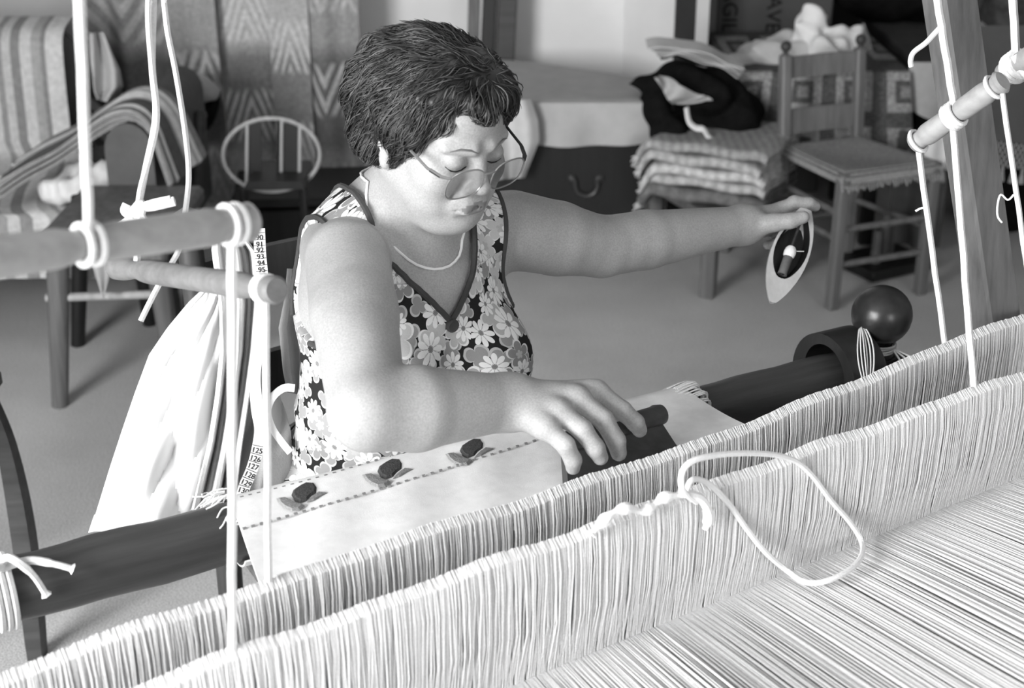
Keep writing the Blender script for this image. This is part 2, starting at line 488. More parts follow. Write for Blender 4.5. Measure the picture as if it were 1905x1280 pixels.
for (mx, my, k) in ((566, 912, 1.0), (726, 868, 1.0), (878, 830, .95)):
    fl_ = [(-24, 8), (-20, -2), (-8, -10), (4, -16), (18, -15), (24, -6), (22, 4), (12, 10), (4, 18), (-8, 22), (-18, 18)]
    patch(blob(mx, my, [(x * k, y * k) for x, y in fl_]), 'embroidered_flower', MAT['thread_dark'])
    lf = [(-52, 14), (-38, 12), (-26, 18), (-10, 26), (2, 28), (-8, 36), (-22, 38), (-36, 32), (-46, 24)]
    patch(blob(mx, my, [(x * k, y * k) for x, y in lf]), 'embroidered_leaf', MAT['thread_grey'])
    lf = [(4, 22), (16, 10), (28, 2), (44, 4), (32, 10), (18, 18)]
    patch(blob(mx, my, [(x * k, y * k) for x, y in lf]), 'embroidered_sprig', MAT['thread_grey'], .0015)
for (a, b, n) in (((450, 925), (700, 856), 17), ((455, 983), (1010, 815), 36)):
    mb = MB()
    for i in range(n):
        t = i / (n - 1); q = on_cloth(lerp(a[0], b[0], t), lerp(a[1], b[1], t) + 3 * math.sin(t * 3.1), .001)
        mb.box(q, (.0045, .0028, .0022), ROTU)
    mb.build('stitch_row', MAT['thread_grey'], cl, smooth=False)
# frayed selvedges on the beam
mbf = MB(); mbg = MB()
for i in range(46):
    a = random.uniform(-.9, 2.6); s_ = -.004 - random.uniform(0, .012); r_ = RBM + .006 + random.uniform(0, .012)
    p = LB(s_, -r_ * math.cos(a), .715 + r_ * math.sin(a)); q = p + U * random.uniform(-.03, .004) + Z * random.uniform(-.025, .006)
    mbf.tube(spline([p + U * .012, p, lerp(p, q, .5) + NN * random.uniform(-.006, .006), q], 3), .0011, 5)
    a = random.uniform(.2, 2.4); p = LB(.676 + random.uniform(0, .012), -(RBM + .006) * math.cos(a), .715 + (RBM + .006) * math.sin(a))
    mbg.tube(spline([p - U * .02, p + Z * .004, p + U * .012 + Z * .003, p + U * .012 - Z * .01, p - U * .008 - Z * .012], 3), .0012, 5)
tag(mbf.build('selvedge_fringe', MAT['cord'], cl), kind='stuff'); tag(mbg.build('selvedge_fringe', MAT['cord'], cl), kind='stuff')

# ---------------------------------------------------------------- heddle shafts: a bar with hundreds of string heddles
MAT['heddle'] = plain('heddle_string', .88, .10, 500, .95, .5, 900, .05)
MAT['warp'] = plain('warp_yarn', .88, .10, 400, .95, .5, 900, .05)
def shaft(fn, label, z_low, n, bulge):
    th = thing('heddle_shaft', tuple(fn(.5) - Z * .3), label, 'heddle shaft', 'heddle shafts hanging from the cords')
    d = (fn(1) - fn(0)).normalized(); nx = Vector((d.y, -d.x, 0)).normalized()
    mb = MB(); pts = [fn(i / 90) + Z * (.0035 * math.sin(i * .55) * math.sin(i * .13) - .012) for i in range(91)]
    mb.tube(pts, .010, 10); mb.build('top_bar', MAT['wood_light'], th)
    low = [Vector((p.x, p.y, z_low)) for p in pts]
    mb = MB(); mb.tube(low, .009, 8); mb.build('bottom_bar', MAT['wood_light'], th)
    mb = MB()
    for i in range(n):
        t = (i + random.uniform(-.45, .45)) / n; t = min(max(t, .002), .998)
        top = fn(t) + Z * (.0035 * math.sin(t * 90 * .55) * math.sin(t * 90 * .13)); r = random.uniform(.0007, .0012)
        w1, w2 = random.uniform(.0105, .0128), random.uniform(.0105, .0125)
        j = d * random.uniform(-.0015, .0015); zb = z_low - .008
        ht = top.z
        lean = random.uniform(-.003, .003)
        path = [top + nx * w1 - Z * .10 + j + d * lean, top + nx * (w1 + .001) - Z * .035 + j, top + nx * (w1 * .8) - Z * .006, top + Z * random.uniform(0, .003), top - nx * w2 * .8 - Z * .006, top - nx * w2 - Z * .05 - j]
        bot = Vector((top.x, top.y, zb)) - d * lean
        mb.tube([bot + nx * .010, Vector((bot.x, bot.y, .66)) + nx * .004] + path + [bot - nx * .010], r, 4, caps=False)
    tag(mb.build('heddle_strings', MAT['heddle'], th), kind='stuff')
    return th
sh1 = shaft(r1, 'string heddle shaft hanging beside the white woven cloth', .50, 1900, 0)
sh2 = shaft(r2, 'string heddle shaft hanging on the warp side, carrying the looped yarn', .50, 1900, 0)

# ---------------------------------------------------------------- warp threads
def warp():
    mb = MB(); n = 1050
    d = NN
    for layer in (0, 1):
        for i in range(n):
            t = (i + random.uniform(-.4, .4)) / n; t = min(max(t, .004), .996)
            u_ = t
            f = lerp(fL, fR, u_); z1 = .70 if layer else .66; z2 = .655 if layer == 0 else .64
            p2 = r2(t); p1 = r1(t)
            a = Vector((p2.x, p2.y, z2)) + NN * .004
            L = 1.0
            b = LB(lerp(-.58, 1.12, t), 1.25, .842 - layer * .012)
            r = random.uniform(.0009, .0013)
            bump_ = Z * random.uniform(-.003, .003)
            path = [lerp(f, Vector((p1.x, p1.y, z1)), q / 3) for q in range(3)] + [lerp(Vector((p1.x, p1.y, z1)), a, q / 3) for q in range(3)] + [lerp(a, b, q / 26) + bump_ * math.sin(q / 26 * 6.283) for q in range(27)]
            mb.tube(path, r, 3, caps=False)
    o = tag(mb.build('warp_threads', MAT['warp']), 'pale warp threads stretched in rows behind the heddles', 'yarn', None, 'stuff')
    return o
warp()

# ---------------------------------------------------------------- loose loop of white yarn lying over the second shaft
def plane_r2(px, py, off=.024):
    a, b = r2(0), r2(1); d = (b - a).normalized(); n = Vector((d.y, -d.x, 0)).normalized(); o = a + n * off
    r = ray(px, py); c = Vector((0, 0, CH)); t = (o - c).dot(n) / r.dot(n)
    # lower down it rests on the warp
    w0 = Vector((r2(.7).x, r2(.7).y, .672)); w1 = LB(lerp(-.58, 1.12, .7), 1.25, .858); w2 = Vector((r2(.3).x, r2(.3).y, .672)); wn = (w1 - w0).cross(w2 - w0)
    t = min(t, (w0 - c).dot(wn) / r.dot(wn)); return c + r * t
yl = thing('yarn_loop', tuple(plane_r2(1270, 915)), 'loose loop of thick white yarn hanging over the heddle strings', 'yarn')
MAT['yarn'] = plain('yarn_white', .98, .02, 300, .95, .6, 600, .05)
lp = [(1296, 934), (1280, 922), (1268, 905), (1270, 876), (1290, 857), (1330, 847), (1385, 843), (1440, 846), (1480, 858), (1510, 884), (1545, 930), (1580, 970), (1602, 1005), (1604, 1030), (1590, 1052), (1560, 1072), (1525, 1084), (1495, 1082), (1465, 1062), (1425, 1028), (1390, 985), (1358, 940), (1325, 905), (1300, 892), (1285, 895), (1277, 915)]
MB().tube(spline([plane_r2(x, y, .024 + .01 * math.sin(i * .5)) for i, (x, y) in enumerate(lp)], 5), .0036, 8).build('strand', MAT['yarn'], yl)
tl = [(1277, 915), (1262, 925), (1235, 930), (1215, 945), (1195, 955), (1165, 950), (1140, 958), (1118, 978), (1100, 998)]
MB().tube(spline([plane_r2(x, y - 4, .018) for x, y in tl], 5), [.0055 + .0022 * math.sin(i * .8) for i in range(41)], 8).build('strand', MAT['yarn'], yl)
MB().tube(spline([plane_r2(x, y, .026) for x, y in [(1277, 918), (1300, 925), (1314, 942), (1318, 965), (1312, 985)]], 5), [.0055] * 12 + [.0065] * 6 + [.004] * 3, 8).build('strand', MAT['yarn'], yl)

# ---------------------------------------------------------------- heddle horses: rods on cords
MAT['rod_wood'] = wood('rod_wood', .62, 0, .15, 20, .5, .3, .2, .1)
def to_beam(p):
    # straight on up to the cross beam
    a, b = tops[1], tops[0]; d = b - a; t = max(0, min(1, (Vector((p.x, p.y, 0)) - Vector((a.x, a.y, 0))).dot(Vector((d.x, d.y, 0))) / (d.x ** 2 + d.y ** 2)))
    return a + d * t
def wobble(a, b, n=10, k=.0006):
    return [lerp(a, b, i / n) + Vector((random.uniform(-k, k), random.uniform(-k, k), 0)) * (0 < i < n) for i in range(n + 1)]
def ring_round(c, ax, r, rc, th, name='cord_ring', turns=1):
    ax = Vector(ax).normalized(); x = ax.orthogonal().normalized(); y = ax.cross(x)
    pts = [c + (x * math.cos(a) + y * math.sin(a)) * r for a in [2 * math.pi * i / 20 for i in range(20)]]
    return MB().tube(pts, rc, 6, closed=True).build(name, MAT['cord'], th)
def rod(th, a, b, r, notches=(.5,), name='rod'):
    L = (b - a).length; ax = b - a
    pr_ = [(r * .8, 0), (r, .004)]
    n = 30
    for i in range(1, n):
        t = i / n; k = 1.0
        for q in notches: k -= .28 * math.exp(-((t - q) / .05) ** 2)
        k -= .1 * math.sin(math.pi * t)
        pr_.append((r * k, t * L))
    pr_ += [(r, L - .004), (r * .8, L)]
    return MB().lathe(a, ax, pr_, 20).build(name, MAT['rod_wood'], th)

Q1 = onz(1765, 625, .82); e1 = ony(1700, 268, Q1.y); Q2 = onz(1812, 722, .825); e2 = ony(1866, 150, 1.86)
h1 = thing('heddle_horse', tuple(lerp(e1, e2, .5)), 'short round wooden rod slung on cords in front of the leaning upright', 'heddle rod')
rod(h1, e1, e2, .0165, (.08, .47, .9))
mid = lerp(e1, e2, .46)
MB().tube(wobble(e1 + (e2 - e1) * .05 - Z * .004, Q1 - Z * .03), .0042, 6).build('cord', MAT['cord'], h1)
ring_round(lerp(e1, e2, .05), e2 - e1, .0158, .003, h1)
for k in (-.006, 0, .006): ring_round(mid + (e2 - e1).normalized() * k, e2 - e1, .0168, .0034, h1)
MB().tube(wobble(mid - Z * .01, Q2), .0046, 6).build('cord', MAT['cord'], h1)
top1 = ony(1742, -10, mid.y); topz = lerp(mid, top1, 3.2)
MB().tube(wobble(mid + Z * .01, lerp(mid, top1, 1.05)) + [to_beam(top1)], .005, 6).build('cord', MAT['cord'], h1)
ring_round(lerp(e1, e2, .9), e2 - e1, .0155, .003, h1)
MB().tube(wobble(e2 - Z * .012, ony(1908, 480, 1.84)) + [onz(1935, 676, .825)], .0036, 6).build('cord', MAT['cord'], h1)
MB().tube(spline([ony(x, y, mid.y) for x, y in [(1752, 48), (1737, 64), (1722, 80), (1700, 97), (1694, 112), (1695, 124)]], 5), .0034, 6).build('cord_end', MAT['cord'], h1)
MB().tube(spline([ony(x, y, 1.85) for x, y in [(1886, 362), (1875, 372), (1862, 362), (1856, 380), (1856, 402), (1864, 414)]], 5), .0014, 5).build('cord_end', MAT['cord'], h1)
MB().tube(spline([ony(x, y, Q1.y) for x, y in [(1722, 386), (1712, 388), (1703, 393)]], 4), .0016, 5).build('cord_end', MAT['cord'], h1)
e3 = ony(1868, 140, 1.95); e4 = ony(2010, 40, 1.8)
h2 = thing('heddle_horse', tuple(lerp(e3, e4, .5)), 'wooden rod under a knotted cord at the far edge of the loom', 'heddle rod')
rod(h2, e3, e4, .0165, (.15, .5))
kp = lerp(e3, e4, .17)
MB().tube(wobble(kp, lerp(kp, ony(1884, -10, kp.y), 1.1)) + [to_beam(kp)], .0055, 6).build('cord', MAT['cord'], h2)
for k in (-.006, .002, .01): ring_round(kp + (e4 - e3).normalized() * k, e4 - e3, .0175, .005, h2)
mbk = MB(); mbk.tube(spline([kp + Vector(p) for p in ((-.012, -.018, .012), (.01, -.02, .024), (.02, -.012, .01), (.0, -.022, 0), (.03, -.02, -.02))], 5), .006, 7); mbk.build('knot', MAT['cord'], h2)

# left side, closer to the camera
Q3 = onz(432, 1213, .825); g1 = dep(470, 412, 1.24); g0 = dep(-70, 487, 1.06)
h3 = thing('heddle_horse', tuple(lerp(g0, g1, .5)), 'thick pale rod on a cord above the breast beam, end tied with white cord', 'heddle rod')
rod(h3, g0, g1, .0172, (.38, .92))
MB().tube(wobble(dep(432, 430, 1.235), Q3), .0045, 6).build('cord', MAT['cord'], h3)
for k in (-.005, .004): ring_round(lerp(g0, g1, .92) + (g1 - g0).normalized() * k, g1 - g0, .0158, .0034, h3)
c0 = lerp(g0, g1, .40)
MB().tube(wobble(c0, dep(148, -30, 1.02)) + [to_beam(dep(148, -30, 1.02))], .0042, 6).build('cord', MAT['cord'], h3)
for k in (-.006, .004): ring_round(c0 + (g1 - g0).normalized() * k, g1 - g0, .0152, .0034, h3)
k1 = dep(515, 540, 1.50); k0 = dep(215, 497, 1.80)
h4 = thing('heddle_horse', tuple(lerp(k0, k1, .5)), 'darker slim rod hanging below the thick pale rod', 'heddle rod')
MAT['rod_dark'] = wood('rod_dark', .45, 0, .2, 20, .5, .3, .2, .1)
o_ = rod(h4, k0, k1, .0155, (.15, .9)); o_.data.materials[0] = MAT['rod_dark']
Q4 = onz(500, 1082, .82)
MB().tube(wobble(lerp(k0, k1, .94), Q4), .0042, 6).build('cord', MAT['cord'], h4)
for k in (-.005, .004): ring_round(lerp(k0, k1, .94) + (k1 - k0).normalized() * k, k1 - k0, .0135, .0032, h4)
cA = [(252, 515), (255, 480), (256, 400), (270, 320), (290, 215), (283, 120), (286, 0), (290, -200)]
MB().tube(spline([dep(x, y, 1.76) for x, y in cA[:-1]], 6) + [to_beam(dep(286, 0, 1.76))], .0046, 6).build('cord', MAT['cord'], h4)
cA2 = [(256, 395), (262, 350), (281, 280), (292, 215), (283, 130), (276, 40), (278, -100)]
MB().tube(spline([dep(x, y, 1.75) for x, y in cA2[:-1]] + [dep(277, -10, 1.75)], 6) + [to_beam(dep(277, 0, 1.75))], .004, 6).build('cord', MAT['cord'], h4)
mbk = MB()
for (ks, rd) in (([(236, 380), (232, 392), (242, 398), (252, 388), (262, 378), (262, 398), (250, 408), (244, 396)], .0055), ([(258, 385), (280, 384), (300, 380), (325, 374)], .006), ([(250, 400), (236, 412), (222, 420), (214, 424)], .005), ([(255, 392), (262, 405), (268, 412)], .0065), ([(270, 384), (290, 378), (318, 372)], .006)):
    mbk.tube(spline([dep(x, y, 1.745) for x, y in ks], 5), rd, 7)
mbk.build('knot', MAT['cord'], h4)
lc = thing('loose_yarn_strand', tuple(dep(345, 400, 1.8)), 'single white cord hanging slack in front of the patterned textiles', 'yarn')
cB = [(262, 597), (280, 560), (300, 522), (318, 492), (334, 460), (343, 405), (351, 330), (345, 250), (328, 140), (312, 60), (305, 0), (296, -200)]
MB().tube(spline([dep(x, y, 1.80) for x, y in cB[:-1]], 6) + [to_beam(dep(305, 0, 1.80))], .0038, 6).build('strand', MAT['cord'], lc)

# ---------------------------------------------------------------- beater under the right hand
hb = thing('hand_beater', tuple(onz(1150, 868, .76)), 'dark wooden beater with a rounded handle under the hand of the weaver', 'beater')
ha, hb_ = dep(1042, 826, 1.815), dep(1226, 772, 1.925)
hd_ = (hb_ - ha).normalized()
L_ = (hb_ - ha).length
MB().lathe(ha, hd_, [(.004, 0), (.011, .003), (.0135, .010), (.0135, L_ - .012), (.015, L_ - .006), (.0135, L_ + .004), (.008, L_ + .009), (.001, L_ + .0105)], 20).build('handle', MAT['wood_dark'], hb)
b0, b1 = onz(1052, 905, .757), onz(1258, 832, .757)
tb = MB(); th_ = NN * .007
a_, c_ = ha - Z * .008 + hd_ * .005, hb_ - Z * .008
V = [a_ - th_, a_ + th_, c_ + th_, c_ - th_, b0 - th_, b0 + th_, b1 + th_, b1 - th_]
tb.add(V, [(0, 1, 2, 3), (7, 6, 5, 4), (1, 5, 6, 2), (3, 7, 4, 0), (0, 4, 5, 1), (2, 6, 7, 3)]).build('blade', MAT['wood_dark'], hb, smooth=False)

# ---------------------------------------------------------------- string wound round the neck of the post and over the bearing
sw = thing('wound_string', LB(1.04, 0, .75), 'pale string wound round the neck below the ball finial', 'string')
for k in range(4):
    r_ = .0245 + .0012 * (k % 2); z_ = .7475 + .0028 * k
    MB().tube([LB(1.04, 0, z_) + Vector((math.cos(a), math.sin(a), .06 * math.sin(a + k))) * r_ for a in [2 * math.pi * i / 28 for i in range(28)]], .0018, 6, closed=True).build('string_turn', MAT['cord'], sw)
for k in range(6):
    pts_ = [LB(1.028, .004, .757 + .001 * k), LB(1.006, .004, .784)]
    for m in range(7):
        f = m / 6; an = math.radians(lerp(86, 12, f)); rr2 = .0765 + .001 * (k % 3)
        pts_.append(LB(.997 - .042 * math.sin(f * 1.57) + (k - 2.5) * .0042 * (.4 + math.sin(f * 3.1)), rr2 * math.cos(an), .715 + rr2 * math.sin(an)))
    pts_.append(LB(.956 + (k - 2.5) * .002, .077, .69)); pts_.append(LB(.956 + (k - 2.5) * .003, .077, .64 - .008 * k))
    MB().tube(spline(pts_, 3), .0011, 5).build('string_strand', MAT['cord'], sw)
for k in range(3):
    MB().tube(spline([LB(1.05, .02, .752), LB(1.045 + .012 * k, .045, .742), LB(1.04 + .016 * k, .058, .730)], 5), .0017, 5).build('string_strand', MAT['cord'], sw)
# ================================================================ the weaver
# The body is one implicit surface (smoothly blended limbs) turned into a mesh.
f32 = np.float32
def A(v): return np.array(v, dtype=f32)
def rcone(P, a, b, ra, rb):
    a = A(a); b = A(b); ba = b - a
    pa = P - a; h = np.clip(pa @ ba / max(float(ba @ ba), 1e-9), 0, 1)
    d = pa - h[:, None] * ba
    return np.sqrt(np.einsum('ij,ij->i', d, d)) - (ra + (rb - ra) * h)
def ell(P, c, r, R=None):
    q = P - A(c)
    if R is not None: q = q @ A(R).T          # rows of R are the ellipsoid's axes
    r = A(r)
    k0 = np.sqrt(np.sum((q / r) ** 2, 1)); k1 = np.sqrt(np.sum((q / (r * r)) ** 2, 1)) + 1e-6
    return k0 * (k0 - 1) / k1
def smin(a, b, k):
    h = np.clip(.5 + .5 * (b - a) / k, 0, 1)
    return b * (1 - h) + a * h - k * h * (1 - h)
def smax(a, b, k): return -smin(-a, -b, k)
def union(ds, k):
    d = ds[0]
    for e in ds[1:]: d = smin(d, e, k)
    return d

def surface(fn, lo, hi, g, block=8):
    """naive surface nets over fn, evaluated only near the surface"""
    lo = np.array(lo, float); n = np.ceil((np.array(hi, float) - lo) / g / block).astype(int)
    N = n * block + 1
    bc = np.stack(np.meshgrid(*[np.arange(k) for k in n], indexing='ij'), -1).reshape(-1, 3)
    cen = (lo + (bc + .5) * block * g).astype(f32)
    dc = fn(cen)
    V = np.full(tuple(N), 1.0, f32)
    neg = bc[dc < 0]
    for b in neg: V[b[0]*block:(b[0]+1)*block+1, b[1]*block:(b[1]+1)*block+1, b[2]*block:(b[2]+1)*block+1] = -1
    near = bc[np.abs(dc) < block * g * 1.45]
    st = np.stack(np.meshgrid(*[np.arange(block + 1)] * 3, indexing='ij'), -1).reshape(-1, 3)
    for i in range(0, len(near), 400):
        idx = (near[i:i + 400, None, :] * block + st[None]).reshape(-1, 3)
        V[idx[:, 0], idx[:, 1], idx[:, 2]] = fn((lo + idx * g).astype(f32))
    V[0] = 1; V[-1] = 1; V[:, 0] = 1; V[:, -1] = 1; V[:, :, 0] = 1; V[:, :, -1] = 1
    S = V < 0
    an = np.ones(tuple(N - 1), bool); orr = np.zeros(tuple(N - 1), bool)
    corners = [(i, j, k) for i in (0, 1) for j in (0, 1) for k in (0, 1)]
    for (i, j, k) in corners:
        s_ = S[i:N[0]-1+i, j:N[1]-1+j, k:N[2]-1+k]; an &= s_; orr |= s_
    act = np.argwhere(orr & ~an)
    cid = np.full(tuple(N - 1), -1, np.int32); cid[act[:, 0], act[:, 1], act[:, 2]] = np.arange(len(act))
    acc = np.zeros((len(act), 3)); cnt = np.zeros(len(act))
    for a in range(8):
        for ax in range(3):
            ca = corners[a]
            if ca[ax]: continue
            cb = list(ca); cb[ax] = 1
            va = V[act[:, 0]+ca[0], act[:, 1]+ca[1], act[:, 2]+ca[2]]; vb = V[act[:, 0]+cb[0], act[:, 1]+cb[1], act[:, 2]+cb[2]]
            m = (va < 0) != (vb < 0); t = np.where(m, va / np.where(m, va - vb, 1), 0)
            p = np.tile(np.array(ca, float), (len(act), 1)); p[:, ax] += t
            acc += p * m[:, None]; cnt += m
    verts = lo + (act + acc / cnt[:, None]) * g
    F = []
    for ax in range(3):
        b, c = (ax + 1) % 3, (ax + 2) % 3
        sl0 = [slice(None)] * 3; sl1 = [slice(None)] * 3; sl0[ax] = slice(0, -1); sl1[ax] = slice(1, None)
        ch = np.argwhere(S[tuple(sl0)] != S[tuple(sl1)])
        ok = (ch[:, b] > 0) & (ch[:, c] > 0) & (ch[:, b] < N[b] - 1) & (ch[:, c] < N[c] - 1); ch = ch[ok]
        q = []
        for (db, dc_) in ((0, 0), (1, 0), (1, 1), (0, 1)):
            e = ch.copy(); e[:, b] -= db; e[:, c] -= dc_; q.append(cid[e[:, 0], e[:, 1], e[:, 2]])
        q = np.stack(q, 1); inside = S[ch[:, 0], ch[:, 1], ch[:, 2]]
        q[inside] = q[inside][:, ::-1]
        F.append(q[(q >= 0).all(1)])
    return verts, np.concatenate(F)[:, ::-1]

def np_object(name, parts, mat, parent, uvfn=None, attr=None):
    og = np.array(origin(parent)); vs_ = []; fs_ = []; n = 0
    for (v, f) in parts: vs_.append(v); fs_.append(f + n); n += len(v)
    v = np.concatenate(vs_); f = np.concatenate(fs_)
    me = bpy.data.meshes.new(name)
    k = f.shape[1]
    me.vertices.add(len(v)); me.vertices.foreach_set('co', (v - og).astype(f32).ravel())
    me.loops.add(f.size); me.loops.foreach_set('vertex_index', f.astype(np.int32).ravel())
    me.polygons.add(len(f)); me.polygons.foreach_set('loop_start', np.arange(0, f.size, k, dtype=np.int32))
    me.polygons.foreach_set('loop_total', np.full(len(f), k, np.int32))
    me.update(); me.validate()
    if uvfn is not None:
        uv = uvfn(v)[f.ravel()]; l = me.uv_layers.new(name='UVMap'); l.data.foreach_set('uv', uv.astype(f32).ravel())
    if attr is not None:
        a_ = me.attributes.new('tone', 'FLOAT', 'POINT'); a_.data.foreach_set('value', attr.astype(f32))
    me.materials.append(mat); me.shade_smooth()
    o = bpy.data.objects.new(name, me); COL.objects.link(o); o.parent = parent
    return o

# ---- joints (metres, in the room)
rsh = A(dep(646, 486, 1.89)); lsh = A(dep(952, 428, 2.11))
relb = A(dep(684, 766, 1.69)); rwr = A(dep(948, 748, 1.80))
lelb = A(dep(1118, 459, 2.20)); lwr = A(dep(1385, 418, 2.34))
msh = (rsh + lsh) / 2
SL = A((.85, .527, 0))                # her left
SF = A((SL[1], -SL[0], 0))                                           # her front
ZU = A((0, 0, 1))
BU = A((.876, .482, 0)); BN = A((.482, -.876, 0))                    # along the breast beam, across it towards the warp
pel = A((-.185, 1.965, .56))
def T(l, fw, z): return msh + A((-.030, 0, .004)) + SL * l + SF * fw + ZU * z              # torso frame at shoulder height
TR = [SL, SF, ZU]
spn = pel - msh

# head frame: forward, left, up
def head_frame():
    hy, hp, hr = math.radians(HEAD_YAW), math.radians(HEAD_PITCH), math.radians(HEAD_ROLL)
    # forward in the room: yaw from straight towards the camera, pitch below the horizon
    fwd = A((math.sin(hy) * math.cos(hp), -math.cos(hy) * math.cos(hp), -math.sin(hp)))
    left = A((math.cos(hy), math.sin(hy), 0)); up = np.cross(fwd, left) * -1
    up = up / np.linalg.norm(up)
    if up[2] < 0: up = -up
    l2 = left * math.cos(hr) + up * math.sin(hr); u2 = up * math.cos(hr) - left * math.sin(hr)
    return l2, fwd, u2
HEAD_YAW, HEAD_PITCH, HEAD_ROLL = 40, 18, 1
HC = A(dep(816, 232, 1.88))
HL, HF, HU = head_frame()
HR_ = np.stack([HL, HF, HU])
def H(a, b, c): return HC + HL * a + HF * b + HU * c
HS = 1.0

def head_sdf(P):
    q = ((P - HC) @ HR_.T) / HS
    E = lambda c, r: ell(q, c, r)
    K = lambda a, b, ra, rb: rcone(q, a, b, ra, rb)
    d = E((0, -.018, .028), (.073, .09, .075))
    d = smin(d, E((0, .022, -.02), (.064, .068, .082)), .03)
    d = smin(d, E((0, .045, .045), (.056, .045, .045)), .02)                       # forehead
    for s in (-1, 1):
        d = smin(d, K((s * .052, -.012, -.052), (s * .022, .058, -.098), .02, .021), .028)   # jaw
        d = smin(d, E((s * .04, .058, -.036), (.026, .026, .026)), .02)              # cheeks
        d = smin(d, E((s * .034, .048, -.072), (.028, .03, .026)), .02)              # soft lower cheeks
    d = smin(d, E((0, .072, -.098), (.023, .019, .018)), .018)                       # chin
    d = smin(d, E((0, .02, -.108), (.048, .05, .024)), .03)                          # double chin
    for s in (-1, 1):
        d = smax(d, -E((s * .031, .1, -.002), (.021, .016, .0135)), .014)            # sockets
        d = smin(d, K((s * .014, .089, .017), (s * .047, .074, .018), .0075, .006), .012)  # brow
        d = smin(d, E((s * .031, .0765, -.003), (.0155, .0135, .012)), .004)         # closed lids
    # nose
    d = smin(d, K((0, .084, .008), (0, .100, -.03), .0082, .0105), .01)
    d = smin(d, E((0, .102, -.034), (.0125, .0115, .0105)), .006)
    for s in (-1, 1): d = smin(d, E((s * .0125, .0935, -.037), (.0085, .0105, .0085)), .005)
    # mouth
    d = smin(d, E((0, .083, -.065), (.03, .017, .022)), .014)
    d = smin(d, K((-.014, .0945, -.0620), (.014, .0945, -.0620), .0042, .0042), .008)
    d = smin(d, K((-.012, .0940, -.0722), (.012, .0940, -.0722), .005, .005), .008)
    for s in (-1, 1):
        d = smax(d, -K((0, .1000, -.0668), (s * .0245, .0895, -.0700), .0022, .0014), .003)
        d = smax(d, -K((s * .017, .093, -.03), (s * .032, .078, -.06), .0022, .001), .008)       # fold from nose to mouth
    d = smax(d, -K((-.018, .094, -.084), (.018, .094, -.084), .003, .003), .008)
    # ears
    for s in (-1, 1):
        d = smin(d, E((s * .074, -.012, -.012), (.009, .019, .03)), .006)
        d = smin(d, E((s * .076, -.004, -.04), (.006, .009, .011)), .005)
    return d * HS

def hand_chain(P, pts, rs, k=.004):
    d = None
    for i in range(len(pts) - 1):
        e = rcone(P, pts[i], pts[i + 1], rs[i], rs[i + 1]); d = e if d is None else smin(d, e, k)
    return d

# right hand: palm down on the beater, four fingers over its handle
R_k = [A(dep(1016, 796, 1.76)), A(dep(1042, 768, 1.775)), A(dep(1076, 742, 1.80)), A(dep(1110, 728, 1.83))]   # knuckles: little, ring, middle, index
R_p = [A(dep(1052, 828, 1.755)), A(dep(1084, 800, 1.77)), A(dep(1122, 780, 1.80)), A(dep(1158, 764, 1.835))]
R_d = [A(dep(1066, 856, 1.765)), A(dep(1108, 834, 1.775)), A(dep(1146, 820, 1.805)), A(dep(1182, 786, 1.845))]
R_t = [A(dep(1066, 870, 1.775)), A(dep(1117, 851, 1.785)), A(dep(1151, 843, 1.815)), A(dep(1190, 800, 1.855))]
R_r = [.0112, .0122, .0126, .0120]
# left hand: index over the shuttle tip, thumb under it, the others behind
L_k = [A(dep(1452, 392, 2.37)), A(dep(1448, 402, 2.395)), A(dep(1440, 412, 2.41)), A(dep(1432, 424, 2.42))]     # index, middle, ring, little
L_fing = [
    [L_k[0], A(dep(1478, 376, 2.365)), A(dep(1505, 379, 2.365)), A(dep(1517, 384, 2.37))],
    [L_k[1], A(dep(1480, 404, 2.41)), A(dep(1476, 432, 2.405)), A(dep(1462, 446, 2.40))],
    [L_k[2], A(dep(1468, 424, 2.42)), A(dep(1456, 448, 2.41)), A(dep(1442, 452, 2.40))],
    [L_k[3], A(dep(1452, 440, 2.42)), A(dep(1440, 456, 2.41)), A(dep(1428, 456, 2.40))]]
L_th = [A(dep(1405, 420, 2.335)), A(dep(1440, 414, 2.315)), A(dep(1470, 411, 2.305)), A(dep(1494, 404, 2.305))]

